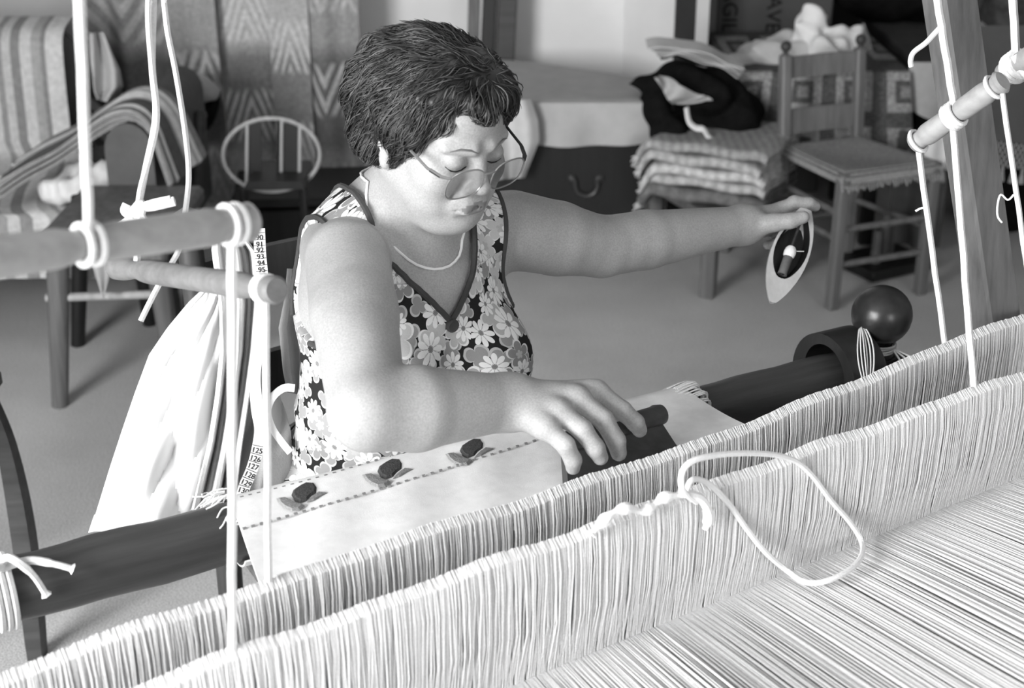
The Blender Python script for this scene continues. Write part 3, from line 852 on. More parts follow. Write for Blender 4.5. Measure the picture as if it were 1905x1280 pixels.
def arms_sdf(P):
    d = rcone(P, rsh, lerp(rsh, relb, .4), .055, .055)
    d = smin(d, rcone(P, lerp(rsh, relb, .35), relb, .055, .045), .006)
    fm = lerp(relb, rwr, .32)
    d2 = smin(rcone(P, relb, fm, .046, .052), rcone(P, fm, rwr, .051, .034), .006)
    d = smin(d, d2, .010)
    # right hand
    pm = (R_k[1] + R_k[2]) / 2
    palm = union([rcone(P, rwr, lerp(rwr, kx, .88), .026, .0165) for kx in R_k], .014)
    fing = None
    for i in range(4):
        r = R_r[i]
        e = hand_chain(P, [R_k[i], R_p[i], R_d[i], R_t[i]], [r * 1.12, r * 1.02, r * .95, r * .82])
        e = smin(e, rcone(P, lerp(rwr, R_k[i], .7), R_k[i], .012, r * 1.15), .008)
        fing = e if fing is None else smin(fing, e, .0025)
    thb = lerp(rwr, R_k[3], .3) + A((.0, .012, -.012))
    th = hand_chain(P, [thb, thb + A((.045, .03, -.01)), thb + A((.08, .028, -.018)), thb + A((.1, .02, -.026))], [.018, .0135, .012, .010])
    hand = smin(smin(palm, fing, .009), th, .010)
    d = smin(d, hand, .018)
    # left arm
    e = rcone(P, lsh, lerp(lsh, lelb, .5), .058, .055)
    e = smin(e, rcone(P, lerp(lsh, lelb, .5), lelb, .055, .046), .006)
    fm = lerp(lelb, lwr, .3)
    e = smin(e, smin(rcone(P, lelb, fm, .046, .0455), rcone(P, fm, lwr, .0455, .030), .006), .008)
    palm = union([rcone(P, lwr, kx, .024, .0135) for kx in L_k], .014)
    fing = None
    for i in range(4):
        r = (.0108, .0108, .0104, .0094)[i]
        x = hand_chain(P, L_fing[i], [r * 1.15, r, r * .95, r * .8])
        fing = x if fing is None else smin(fing, x, .003)
    th = hand_chain(P, L_th, [.018, .0145, .0125, .0105])
    e = smin(e, smin(smin(palm, fing, .008), th, .008), .016)
    return np.minimum(d, e)

def torso_sdf(P):
    ch = T(0, -.005, -.14); be = lerp(T(0, 0, 0), pel, .66) + SF * .035
    d = ell(P, ch, (.136, .1, .17), TR)
    d = smin(d, ell(P, T(0, -.045, -.08), (.15, .085, .15), TR), .05)                       # upper back
    d = smin(d, ell(P, be, (.165, .13, .15), TR), .06)
    d = smin(d, ell(P, pel, (.19, .15, .13), TR), .06)
    for s in (-1, 1):
        d = smin(d, ell(P, T(s * .066, .070, -.17), (.068, .064, .078), TR), .035)           # bust
        d = smin(d, rcone(P, T(s * .03, -.03, .045), T(s * .112, -.012, .008), .05, .045), .04)    # trapezius
    d = smin(d, rcone(P, T(0, -.02, .0), T(0, .025, -.05), .055, .06), .05)
    return d
def neck_sdf(P):
    nb = T(0, -.025, .0); nt = H(0, -.02, -.06)
    return rcone(P, nb, nt, .066, .058)
def leg_sdf(P):
    d = None
    for s in (-1, 1):
        hip = pel + BU * (s * .1) - ZU * .02; kn = hip + BN * .44 + BU * (s * .05) + A((0, 0, -.06)); an = kn - ZU * .37 - BN * .06; an[2] = .075
        e = smin(rcone(P, hip, kn, .085, .058), rcone(P, kn, an, .056, .036), .03)
        e = smin(e, rcone(P, an + A((0, 0, -.03)), an + BN * .15 + A((0, 0, -.045)), .036, .024), .02)
        d = e if d is None else np.minimum(d, e)
    return d
def body_sdf(P):
    d = smin(torso_sdf(P), arms_sdf(P), .035)
    d = smin(d, smin(neck_sdf(P), head_sdf(P), .025), .03)
    return d

# ---- dress: a shell around the torso, cut at neckline and armholes; (a, phi) measured around a line through the bust
AXC = T(0, -.01, -.12)
def aphi(P):
    q = P - AXC
    return q @ SL, np.degrees(np.arctan2(q[:, 2], q @ SF))
def neck_edge(phi):  return np.interp(phi, [19, 29, 45, 60, 75, 95, 120, 140, 150], [0, .018, .046, .064, .075, .082, .075, .04, 0])
def arm_edge(phi):   return np.interp(phi, [-60, -25, 0, 25, 50, 75, 95, 120, 150, 180], [.25, .185, .148, .124, .120, .130, .137, .135, .15, .19])
def dress_base(P):
    d = torso_sdf(P)
    sk = None
    for s in (-1, 1):
        hip = pel + BU * (s * .1); kn = hip + BN * .42 + BU * (s * .06) + A((0, 0, -.07))
        e = rcone(P, hip, kn, .105, .085); sk = e if sk is None else smin(sk, e, .09)
    return smin(d, sk, .05)
def dress_sdf(P):
    b = dress_base(P)
    a, phi = aphi(P)
    wr = .0022 * np.sin(P[:, 2] * 95 + a * 60) * np.clip((AXC[2] - .05 - P[:, 2]) * 12, 0, 1)
    d = np.maximum(b - .008 + wr, -(b + .004))
    up = P[:, 2] > AXC[2] - .25
    front = (phi > -100) & up
    cn = np.where(phi > 0, neck_edge(phi) - np.abs(a), -1.0)
    cn = np.where((phi > 19) & (phi < 150), cn, -.05)
    ca = np.where(front, np.abs(a) - arm_edge(phi), -.05)
    d = np.maximum(d, np.clip(cn, -.05, .05)); d = np.maximum(d, np.clip(ca * .8, -.05, .05))
    return d

def hit(o, dr, fn, off, t0=0.0, t1=.5):
    o = A(o); dr = A(dr) / np.linalg.norm(A(dr)); ts = np.linspace(t0, t1, 260, dtype=f32)
    v = fn(o + ts[:, None] * dr) - off
    if not (v < 0).any(): return None
    return o + dr * ts[np.argmax(v < 0)]

woman = thing('person', (pel[0], pel[1], 0), 'woman in a floral sleeveless dress seated at the loom, looking down at her work', 'person')
fine = surface(body_sdf, (-.42, 1.42, .60), (.56, 2.44, 1.32), .003)
low = surface(lambda P: smin(torso_sdf(P), leg_sdf(P), .04), (-.50, 1.30, .0), (.30, 2.2, .66), .010)
keep = (low[0][low[1]].mean(1)[:, 2] < .61); low = (low[0], low[1][keep])
body = np_object('body', [fine, low], MAT['skin'], woman)
# lips are a shade darker than the skin
MAT['lips'] = plain('lips', .52, .05, 60, .45, .1, 300, .4)
body.data.materials.append(MAT['lips'])
pc3 = np.empty(len(body.data.polygons) * 3, f32); body.data.polygons.foreach_get('center', pc3)
ql = ((pc3.reshape(-1, 3) + A(origin(woman)) - HC) @ HR_.T) / HS
mi = ((ql[:, 0] / .021) ** 2 + ((ql[:, 2] + .067) / .0088) ** 2 < 1) & (ql[:, 1] > .082)
body.data.polygons.foreach_set('material_index', mi.astype(np.int32))

# ---- dress with a leaf-and-daisy print
def dress_material():
    t = NT('floral_print'); uv = t.coord('UV')
    def flowers(scale, loc, n, size, seedrot):
        c = t.mapping(uv, (scale, scale, 1), (0, 0, seedrot), loc)
        v = t.new('ShaderNodeTexVoronoi'); v.voronoi_dimensions = '2D'; v.feature = 'F1'
        v.inputs['Scale'].default_value = 1; v.inputs['Randomness'].default_value = .75
        t.l.new(c, v.inputs['Vector'])
        dlt = t.new('ShaderNodeVectorMath', operation='SUBTRACT'); t.l.new(c, dlt.inputs[0]); t.l.new(v.outputs['Position'], dlt.inputs[1])
        x = t.xyz(dlt.outputs[0]); rnd = t.xyz(v.outputs['Color'])
        ang = t.math('ADD', t.math('ARCTAN2', x[1], x[0]), t.math('MULTIPLY', rnd[0], 6.28))
        r = t.math('SQRT', t.math('ADD', t.math('MULTIPLY', x[0], x[0]), t.math('MULTIPLY', x[1], x[1])))
        pet = t.math('ABSOLUTE', t.math('COSINE', t.math('MULTIPLY', ang, n / 2)))
        lim = t.math('MULTIPLY', t.math('ADD', .42, t.math('MULTIPLY', t.math('POWER', pet, .6), .58)), t.math('ADD', size * .75, t.math('MULTIPLY', rnd[1], size * .4)))
        return t.math('DIVIDE', r, lim), rnd, pet
    f1, r1, p1 = flowers(22, (0, 0, 0), 9, .43, .3)
    f2, r2, p2 = flowers(19, (.37, .61, 0), 5, .46, 1.1)
    f3, r3, p3 = flowers(30, (.7, .2, 0), 3, .50, 2.0)
    lt = lambda f, k: t.math('LESS_THAN', f, k)
    col = t.mix(lt(f3, 1.0), lin(.16), lin(.74))
    col = t.mix(lt(f3, .8), col, lin(.58))
    col = t.mix(lt(f2, 1.0), col, lin(.88)); col = t.mix(lt(f2, .86), col, t.ramp(r2[2], lin(.55), lin(.78), .2, .8))
    col = t.mix(lt(f2, .3), col, lin(.72))
    col = t.mix(lt(f1, 1.0), col, lin(.92)); col = t.mix(t.math('MULTIPLY', lt(f1, .8), lt(p1, .35)), col, lin(.68))
    col = t.mix(lt(f1, .22), col, lin(.5))
    t.bump(t.noise(t.coord(), 500, 2), .3, .001)
    t.b.inputs['Specular IOR Level'].default_value = .1
    return t.out(col, .9)
MAT['floral'] = dress_material()
def dress_uv(v):
    q = v.astype(f32) - T(0, -.03, 0)
    a = q @ SL; b = q @ SF
    ang = np.arctan2(a, b)
    uv = np.stack([ang * .16 + 1.0, v[:, 2] + np.where(v[:, 2] > msh[2] - .02, -b * .6, 0)], 1)
    lap = v[:, 2] < .66
    uv[lap] = np.stack([v[lap] @ BU, v[lap] @ BN - v[lap, 2] * .8], 1)
    return uv
dr_hi = surface(dress_sdf, (-.44, 1.5, .62), (.2, 2.2, 1.14), .003)
dr_lo = surface(lambda P: np.maximum(dress_base(P) - .012, -(dress_base(P) + .006)), (-.56, 1.40, .36), (.24, 2.25, .70), .008)
kp = (dr_lo[0][dr_lo[1]].mean(1)[:, 2] < .635); dr_lo = (dr_lo[0], dr_lo[1][kp])
dress = np_object('dress', [dr_hi, dr_lo], MAT['floral'], woman, dress_uv)
MAT['piping'] = plain('piping', .27, .15, 60, .8)
MAT['piping_light'] = plain('piping_light', .8, .1, 60, .8)
def edge_curve(fa, s, p0, p1, n):
    out = []
    for ph in np.linspace(p0, p1, n):
        r = math.radians(ph); dirv = SF * math.cos(r) + ZU * math.sin(r)
        o = AXC + SL * (s * float(fa(ph))) + dirv * .34
        out.append(hit(o, -dirv, dress_base, .0085))
    return [Vector(p.tolist()) for p in out if p is not None]
for s in (-1, 1):
    c = edge_curve(lambda p: neck_edge(p) + .001, s, 19, 150, 60)
    MB().tube(c, .0042, 6).build('neck_piping', MAT['piping'], dress)
    c = edge_curve(lambda p: arm_edge(p) - .001, s, -12, 172, 70)
    MB().tube(c, .0042, 6).build('armhole_piping', MAT['piping'], dress)
c = [p + Vector((SF * .004).tolist()) for p in edge_curve(lambda p: 0, 1, 16.5, 17.5, 2)]
MB().lathe(c[0], Vector(SF.tolist()), [(.002, -.004), (.009, -.003), (.0095, .002), (.007, .004), (.005, .003), (.001, .003)], 16).build('button', MAT['piping'], dress)

# ---- hair: short, thick, waved
def hair_base(P):
    q = ((P - HC) @ HR_.T) / HS
    d = ell(q, (0, -.027, .038), (.087, .098, .074))
    d = smin(d, ell(q, (0, -.075, .01), (.086, .06, .075)), .03)
    d = smin(d, ell(q, (0, .040, .072), (.066, .056, .03)), .03)               # fringe swept over the forehead
    for s in (-1, 1):
        d = smin(d, ell(q, (s * .064, -.03, -.008), (.03, .05, .048)), .025)     # sides
        d = smin(d, ell(q, (s * .07, .018, .03), (.024, .032, .036)), .02)
    d = smin(d, ell(q, (0, -.082, -.045), (.06, .03, .035)), .03)               # nape
    # keep face and ears clear
    d = smax(d, -ell(q, (0, .085, -.012), (.062, .07, .080)), .012)
    for s in (-1, 1): d = smax(d, -ell(q, (s * .094, -.002, -.047), (.024, .02, .024)), .008)
    return d * HS
WV = RNG.normal(size=(14, 3)); WV /= np.linalg.norm(WV, axis=1)[:, None]; WS = RNG.uniform(70, 190, 14); WP = RNG.uniform(0, 6.28, 14)
def hair_sdf(P):
    d = hair_base(P); n = np.zeros(len(P), f32)
    for i in range(14): n += np.sin(P @ A(WV[i]) * f32(WS[i]) + f32(WP[i]))
    return (d + n * .0011).astype(f32)
hair_v, hair_f = surface(hair_sdf, HC - .19, HC + .19, .003)
def grad(fn, P, e=.0015):
    g = np.stack([fn(P + A([e if j == i else 0 for j in range(3)])) - fn(P - A([e if j == i else 0 for j in range(3)])) for i in range(3)], 1)
    return g / (np.linalg.norm(g, axis=1)[:, None] + 1e-9)
# locks: thin tubes laid along the surface, swept from the parting backwards and down in waves
NS, SEG = 5200, 9
P0 = hair_v[RNG.integers(0, len(hair_v), NS)].astype(f32)
loc = (P0 - HC) @ HR_.T
WH = A(H(.03, .055, .13))
pos = P0.copy(); path = [pos]
ph = RNG.uniform(0, 6.28, NS); amp = RNG.uniform(.25, .75, NS); lift = RNG.uniform(.0002, .003, NS)
for i in range(SEG - 1):
    g = grad(hair_sdf, pos)
    fl = pos - WH; fl /= np.linalg.norm(fl, axis=1)[:, None]
    fl = fl - .35 * HU - .25 * HF
    side = np.cross(g, fl); side /= np.linalg.norm(side, axis=1)[:, None] + 1e-9
    fl = fl + side * (amp * np.sin(ph + i * .75 + pos[:, 2] * 60))[:, None] + side * .25
    fl -= g * np.sum(fl * g, 1)[:, None]; fl /= np.linalg.norm(fl, axis=1)[:, None] + 1e-9
    pos = (pos + fl * f32(.0056)).astype(f32)
    d = hair_sdf(pos); pos = (pos - grad(hair_sdf, pos) * (d - lift * (1 + .25 * i))[:, None]).astype(f32)
    path.append(pos)
path = np.stack(path, 1)                                              # NS, SEG, 3
tan = np.gradient(path, axis=1); tan /= np.linalg.norm(tan, axis=2)[:, :, None] + 1e-9
ref = np.cross(tan, np.repeat(grad(hair_sdf, P0)[:, None], SEG, 1)); ref /= np.linalg.norm(ref, axis=2)[:, :, None] + 1e-9
nor = np.cross(ref, tan); wdt = RNG.uniform(.0005, .0012, NS)[:, None] * np.array([.5, .9, 1, 1, 1, .9, .75, .5, .15])[None]
rings = [path + (ref * math.cos(a) + nor * math.sin(a)) * wdt[:, :, None] for a in (0, 2.094, 4.189)]
rv = np.stack(rings, 2).reshape(-1, 3)                                # index = (s*SEG+i)*3+k
base = (np.arange(NS)[:, None] * SEG + np.arange(SEG - 1)[None]).reshape(-1) * 3
rf = np.concatenate([np.stack([base + k, base + (k + 1) % 3, base + 3 + (k + 1) % 3, base + 3 + k], 1) for k in range(3)])
tone = np.concatenate([np.full(len(hair_v), .35), np.repeat(RNG.uniform(0, 1, NS) ** 1.6, SEG * 3)])
def hair_material():
    t = NT('hair'); a = t.new('ShaderNodeAttribute'); a.attribute_name = 'tone'
    col = t.ramp(a.outputs['Fac'], lin(.11), lin(.35), 0, 1)
    t.b.inputs['Specular IOR Level'].default_value = .45
    return t.out(col, .42)
MAT['hair'] = hair_material()
hair = np_object('hair', [(hair_v, hair_f), (rv, rf)], MAT['hair'], woman, None, tone)

# ---- eyebrow and lashes
MAT['brow'] = plain('brow', .42, .1, 80, .8)
def on_face(pts, off=.0012):
    out = []
    for (a, c) in pts:
        o = H(a * HS, .2, c * HS); out.append(Vector((hit(o, -HF, head_sdf, 0, 0, .2) + HF * off).tolist()))
    return out
for s in (-1, 1):
    MB().tube(on_face([(s * .012, .016), (s * .022, .0205), (s * .034, .0215), (s * .046, .017)]), [.0008, .0016, .0015, .0006], 6, flat=.7).build('eyebrow', MAT['brow'], body)
    MB().tube(on_face([(s * .017, -.009), (s * .024, -.0125), (s * .032, -.0135), (s * .040, -.011), (s * .046, -.0065)]), [.0005, .0012, .0013, .0012, .0005], 6).build('eyelashes', MAT['hair'], body)

# ---- spectacles, low on the nose
GL = thing('eyeglasses', tuple(H(0, .11, -.01).tolist()), 'large metal-framed eyeglasses low on the nose of the weaver', 'eyeglasses')
MAT['gold'] = plain('frame_metal', .62, .05, 10, .3, 0, 1, .7); MAT['gold'].node_tree.nodes['Principled BSDF'].inputs['Metallic'].default_value = .6
MAT['tortoise'] = plain('tortoise', .2, .2, 60, .3, 0, 1, .5)
def lens_mat():
    m = bpy.data.materials.new('lens_glass'); m.use_nodes = True; nt = m.node_tree; nt.nodes.clear()
    o = nt.nodes.new('ShaderNodeOutputMaterial'); mx = nt.nodes.new('ShaderNodeMixShader'); tr = nt.nodes.new('ShaderNodeBsdfTransparent'); gl = nt.nodes.new('ShaderNodeBsdfGlossy')
    tr.inputs[0].default_value = (.86, .86, .86, 1); gl.inputs['Roughness'].default_value = .1; mx.inputs[0].default_value = .13
    nt.links.new(tr.outputs[0], mx.inputs[1]); nt.links.new(gl.outputs[0], mx.inputs[2]); nt.links.new(mx.outputs[0], o.inputs[0])
    return m
MAT['lens'] = lens_mat()
def G(a, b, c): return Vector(H(a * HS, b * HS, c * HS).tolist())
tlt = .30                                                               # lenses lean in at the cheek
def lens_pt(s, ang, k=1.0):
    x = math.cos(ang); z = math.sin(ang)
    x = math.copysign(abs(x) ** .75, x) * .0275 * k; z = math.copysign(abs(z) ** .75, z) * .0225 * k
    cx = .0345; zz = -.018 + z
    return G(s * (cx + x), .1085 - tlt * (-z) * .5 - .10 * (x + .01) * .9 - .006 * 0, zz)
for s in (-1, 1):
    ring = [lens_pt(s, 2 * math.pi * i / 32) for i in range(32)]
    rim = MB().tube(ring, .0011, 6, closed=True).build('rim', MAT['gold'], GL)
    cpt = sum(ring, Vector((0, 0, 0))) / 32; mb = MB(); fw = Vector(HF.tolist()) * .0006
    mb.add([cpt + fw] + [p + fw for p in ring] + [cpt - fw] + [p - fw for p in ring],
           [(0, 1 + i, 1 + (i + 1) % 32) for i in range(32)] + [(33, 34 + (i + 1) % 32, 34 + i) for i in range(32)])
    mb.build('lens', MAT['lens'], GL)
    hinge = lens_pt(s, .55); hp = G(s * .068, .098, -.004)
    tm = MB().tube([hinge, hp, G(s * .0755, .08, -.001), G(s * .079, .03, .008), G(s * .081, -.012, .016), G(s * .081, -.03, .0)], [.0016, .0022, .002, .0018, .0018, .0014], 6, flat=1.6)
    tm.build('temple', MAT['gold'] if s < 0 else MAT['tortoise'], GL)
    MB().cyl(hp, lerp(hp, G(s * .0755, .08, -.001), .8), .0026, .0026, 8).build('hinge_sleeve', MAT['tortoise'], GL)
br = [lens_pt(-1, math.pi * .86), G(-.004, .113, -.006), G(.004, .113, -.006), lens_pt(1, math.pi * .86)]
MB().tube(spline(br, 5), .0013, 6).build('bridge', MAT['gold'], GL)

# ---- thin chain round the neck
chn = []
for i in range(49):
    an = 2 * math.pi * i / 48
    lat = math.sin(an) * .10; fw_ = math.cos(an)
    z = .095 - .107 * max(0.0, fw_)
    dirv = SL * math.sin(an) + SF * math.cos(an); o = T(0, -.005, z) + dirv * .22
    p = hit(o, -dirv, lambda P: smin(torso_sdf(P), neck_sdf(P), .03), .0025)
    if p is not None: chn.append(Vector(p.tolist()))
ck = thing('necklace', tuple(chn[0]), 'thin pale chain necklace round the neck of the weaver', 'necklace')
MB().tube(chn[:-1], .0019, 6, closed=True).build('chain', plain('chain_metal', .95, .05, 10, .25, 0, 1, .8), ck)
# ================================================================ shuttle in the left hand
st, sb = dep(1500, 388, 2.335), dep(1437, 563, 2.29)
sd = (sb - st).normalized(); SLn = (sb - st).length
vw = (Vector((0, 0, CH)) - lerp(st, sb, .5)).normalized()
sx = sd.cross(vw).normalized(); sx = (sx + vw * .25).normalized(); sn = sx.cross(sd).normalized()     # across, out of the open side
if sn.dot(vw) < 0: sn = -sn
shu = thing('weaving_shuttle', tuple(st), 'pale boat-shaped wooden shuttle with a dark hollow, held up in one hand', 'shuttle')
def boat():
    mb = MB(); V = []; F = []; n = 40; m = 14
    # outer hull rings
    for i in range(n + 1):
        t = i / n; w_ = .0315 * max(math.sin(math.pi * (.045 + .94 * t)), .01) ** .68; dp = .024 * max(math.sin(math.pi * (.06 + .88 * t)), .05) ** .7
        for k in range(m):
            a = math.pi * k / (m - 1)
            V.append(st + sd * (t * SLn) + sx * (math.cos(a) * w_) - sn * (abs(math.sin(a)) ** .8 * dp))
    for i in range(n):
        for k in range(m - 1): F.append((i * m + k, i * m + k + 1, (i + 1) * m + k + 1, (i + 1) * m + k))
    F.append(tuple(range(m))); F.append(tuple(n * m + k for k in range(m))[::-1])
    # deck with an oval opening, then the hollow
    N0 = len(V); q = 36; deck = []; rim = []; low = []
    def edge(t): return .0315 * max(math.sin(math.pi * (.045 + .94 * t)), .01) ** .68
    for k in range(q):
        a = 2 * math.pi * k / q; t = .5 - .5 * math.cos(a); sg = 1 if math.sin(a) >= 0 else -1
        deck.append(st + sd * (t * SLn) + sx * (sg * edge(t) * (1 if 0 < k < q and k != q // 2 else 0)))
        t2 = .40 - .345 * math.cos(a); wv = abs(math.sin(a)) ** .75 * sg * (edge(t2) - .0042)
        rim.append(st + sd * (t2 * SLn) + sx * wv)
        low.append(st + sd * ((.40 - .315 * math.cos(a)) * SLn) + sx * wv * .8 - sn * .017)
    V += deck + rim
    for k in range(q):
        j = (k + 1) % q
        F.append((N0 + k, N0 + j, N0 + q + j, N0 + q + k))
    liner = MB().add(rim + low, [(k, (k + 1) % q, q + (k + 1) % q, q + k) for k in range(q)] + [tuple(q + k for k in range(q))])
    return mb.add(V, F), liner
MAT['shuttle'] = wood('shuttle_wood', .74, 2, .12, 20, .45, .3, .3, .1)
hull_, liner_ = boat()
hull_.build('hull', MAT['shuttle'], shu, angle=35)
liner_.build('hollow', MAT['wood_black'], shu, angle=35)
q0, q1 = st + sd * (.16 * SLn) - sn * .006, st + sd * (.70 * SLn) - sn * .006
MB().cyl(q0, q1, .0022, .0022, 10).build('spindle', MAT['wood_dark'], shu)
mbq = st + sd * (.50 * SLn) - sn * .004
MB().lathe(mbq, sd, [(.007, 0), (.0078, .003), (.0072, .03), (.008, .034), (.005, .034), (.004, .02)], 16).build('bobbin', MAT['wood_mid'], shu)
MB().lathe(mbq - sd * .006, sd, [(.006, -.010), (.0088, -.006), (.0098, 0), (.0092, .006), (.0068, .010)], 16).build('yarn_winding', MAT['yarn'], shu)
MB().tube([mbq - sd * .006 + sx * .008, mbq - sd * .014 - sx * .02 + sn * .004], .0007, 5).build('yarn_end', MAT['yarn'], shu)

# ================================================================ the weaver's chair with things hung on it
ub = Vector(BU.tolist()); nb_ = Vector(BN.tolist())
def CB(l, b, z): return Vector((pel[0], pel[1], 0)) + ub * l - nb_ * b + Vector((0, 0, z))      # along beam, backwards, up
wc = thing('wooden_chair', CB(0, 0, 0), 'dark ladder-back chair the weaver sits on, garments hung on its post', 'chair')
MAT['chair_dark'] = wood('chair_dark', .24, 2, .3)
for s in (-1, 1):
    mb = MB(); mb.tube([CB(s * .215, .185, 0), CB(s * .215, .18, .44), CB(s * .22, .215, .93)], [.019, .021, .019], 12); mb.build('back_post', MAT['chair_dark'], wc)
    MB().lathe(CB(s * .22, .215, .925), Z, [(.012, 0), (.021, .008), (.026, .026), (.021, .044), (.008, .053), (.001, .055)], 16).build('post_knob', MAT['wood_mid'], wc)
    mb = MB(); mb.tube([CB(s * .2, -.2, 0), CB(s * .2, -.2, .43)], .02, 12); mb.build('front_leg', MAT['chair_dark'], wc)
    MB().cyl(CB(s * .2, -.2, .2), CB(s * .215, .183, .2), .011).build('stretcher', MAT['chair_dark'], wc)
MB().cyl(CB(-.2, -.2, .24), CB(.2, -.2, .24), .011).build('stretcher', MAT['chair_dark'], wc)
for (z0, z1) in ((.80, .885), (.645, .715), (.52, .57)):
    def slat(u, v, z0=z0, z1=z1): return CB(lerp(-.215, .215, u), .20 + .035 * math.sin(math.pi * u) + (.03 if z0 > .7 else 0.012), lerp(z0, z1, v))
    MB().sheet(slat, 16, 2, .014).build('back_slat', MAT['chair_dark'], wc, angle=30)
mb = MB(); mb.box(CB(0, -.01, .425), (.42, .40, .035), Matrix((ub, -nb_, Z)).transposed(), .012); mb.build('seat', MAT['wood_mid'], wc)

# white bag hanging from the post
def trans_cloth(name, g, tr):
    t = NT(name); t.b.inputs['Transmission Weight'].default_value = 0.0
    m = t.out(lin(g), .6); nt = m.node_tree
    ts = nt.nodes.new('ShaderNodeBsdfTranslucent'); ts.inputs[0].default_value = (lin(g),) * 3 + (1,)
    mx = nt.nodes.new('ShaderNodeMixShader'); mx.inputs[0].default_value = tr
    o = [n for n in nt.nodes if n.type == 'OUTPUT_MATERIAL'][0]
    nt.links.new(t.b.outputs[0], mx.inputs[1]); nt.links.new(ts.outputs[0], mx.inputs[2]); nt.links.new(mx.outputs[0], o.inputs[0])
    return m
MAT['plastic_white'] = trans_cloth('plastic_white', .97, .3)
bagd = 2.12
bg_ = thing('plastic_bag', dep(300, 980, bagd), 'thin white bag hanging from the chair post behind the breast beam', 'bag')
Lx = [(388, 528), (352, 562), (312, 610), (278, 660), (252, 730), (228, 800), (205, 870), (182, 945), (165, 1000)]
Rx = [(428, 500), (432, 560), (430, 620), (424, 690), (416, 760), (408, 830), (398, 890), (388, 950), (380, 1005)]
def along(L, t):
    t *= len(L) - 1; i = min(int(t), len(L) - 2); f = t - i; return (lerp(L[i][0], L[i + 1][0], f), lerp(L[i][1], L[i + 1][1], f))
def bag_pt(u, v, side=1):
    a = along(Lx, v); b = along(Rx, v); x = lerp(a[0], b[0], u); y = lerp(a[1], b[1], u) + 12 * math.sin(u * 9 + v * 4) * (v > .9)
    bul = side * (.02 + .07 * v) * abs(math.sin(math.pi * u)) ** .7
    cr = .012 * math.sin(u * 11 + v * 7) * math.sin(v * 9 + 1) + .030 * abs(math.sin(u * 6 - v * 5)) * v + .01 * abs(math.sin(u * 13 + v * 8))
    return dep(x, y, bagd - bul - cr * side)
MB().sheet(lambda u, v: bag_pt(u, v, 1), 40, 50, .0015).build('front_panel', MAT['plastic_white'], bg_)
MB().sheet(lambda u, v: bag_pt(u, v, -.6), 30, 40, .0015).build('back_panel', MAT['plastic_white'], bg_)
MB().tube(spline([dep(x, y, bagd - .05 * y / 1000) for x, y in [(400, 520), (385, 580), (350, 660), (318, 740), (330, 800), (352, 850), (345, 905), (290, 950)]], 6), .004, 6).build('fold_seam', MAT['plastic_white'], bg_)
# long towels
MAT['towel'] = plain('towel', .80, .06, 30, .95, .5, 300, .05)
tw = thing('towel', dep(430, 960, 2.07), 'long pale folded towel hanging straight down from the chair post', 'towel')
La = [(398, 408), (396, 470), (410, 560), (412, 650), (402, 740), (388, 830), (370, 900), (352, 975)]
Ra = [(446, 430), (476, 470), (482, 560), (474, 650), (462, 740), (448, 830), (440, 900), (424, 985)]
def tow(u, v):
    a = along(La, v); b = along(Ra, v)
    return dep(lerp(a[0], b[0], u), lerp(a[1], b[1], u), 2.055 - .018 * math.sin(u * 14 + 1.5 * v) - .01 * math.sin(u * 27))
MB().sheet(tow, 48, 30, .004).build('towel_sheet', MAT['towel'], tw)
mb = MB()
for i in range(26):
    p = tow(i / 25, 1); mb.tube(spline([p + Z * .01, p - Z * .01 + ub * random.uniform(-.004, .004), p - Z * random.uniform(.02, .035) + ub * random.uniform(-.01, .004)], 3), .0012, 5)
tag(mb.build('towel_fringe', MAT['cord'], tw), kind='stuff')
tw2 = thing('crumpled_bag', dep(490, 850, 2.1), 'crumpled pale cloth bag with a white strap beside the floral skirt', 'bag')
Lb = [(470, 735), (455, 760), (442, 800), (440, 850), (436, 900), (440, 935)]
Rb = [(520, 735), (532, 770), (540, 800), (542, 850), (545, 890), (548, 930)]
def crm(u, v):
    a = along(Lb, v); b = along(Rb, v)
    return dep(lerp(a[0], b[0], u), lerp(a[1], b[1], u), 2.085 - .03 * math.sin(math.pi * u) - .012 * math.sin(u * 12 + v * 5) * math.sin(v * 4 + .6))
MB().sheet(crm, 36, 24, .003).build('bag_body', MAT['grey_cloth'], tw2)
MB().tube(spline([dep(x, y, 2.045) for x, y in [(548, 722), (528, 722), (508, 738), (498, 765), (506, 795), (522, 820), (540, 842)]], 6), .006, 8, flat=.5).build('strap', MAT['white_cloth'], tw2)
# white shirt edge hanging on the far side of the back
shp = thing('shirt', dep(535, 620, 2.2), 'white shirt sleeve hanging over the chair back behind the bare arm', 'shirt')
Ls = [(536, 500), (530, 560), (520, 610), (528, 690), (536, 730)]; Rs = [(566, 500), (575, 560), (585, 610), (590, 690), (596, 740)]
MB().sheet(lambda u, v: dep(lerp(along(Ls, v)[0], along(Rs, v)[0], u), lerp(along(Ls, v)[1], along(Rs, v)[1], u), 2.14 - .012 * math.sin(u * 9)), 20, 20, .003).build('sleeve', MAT['towel'], shp)
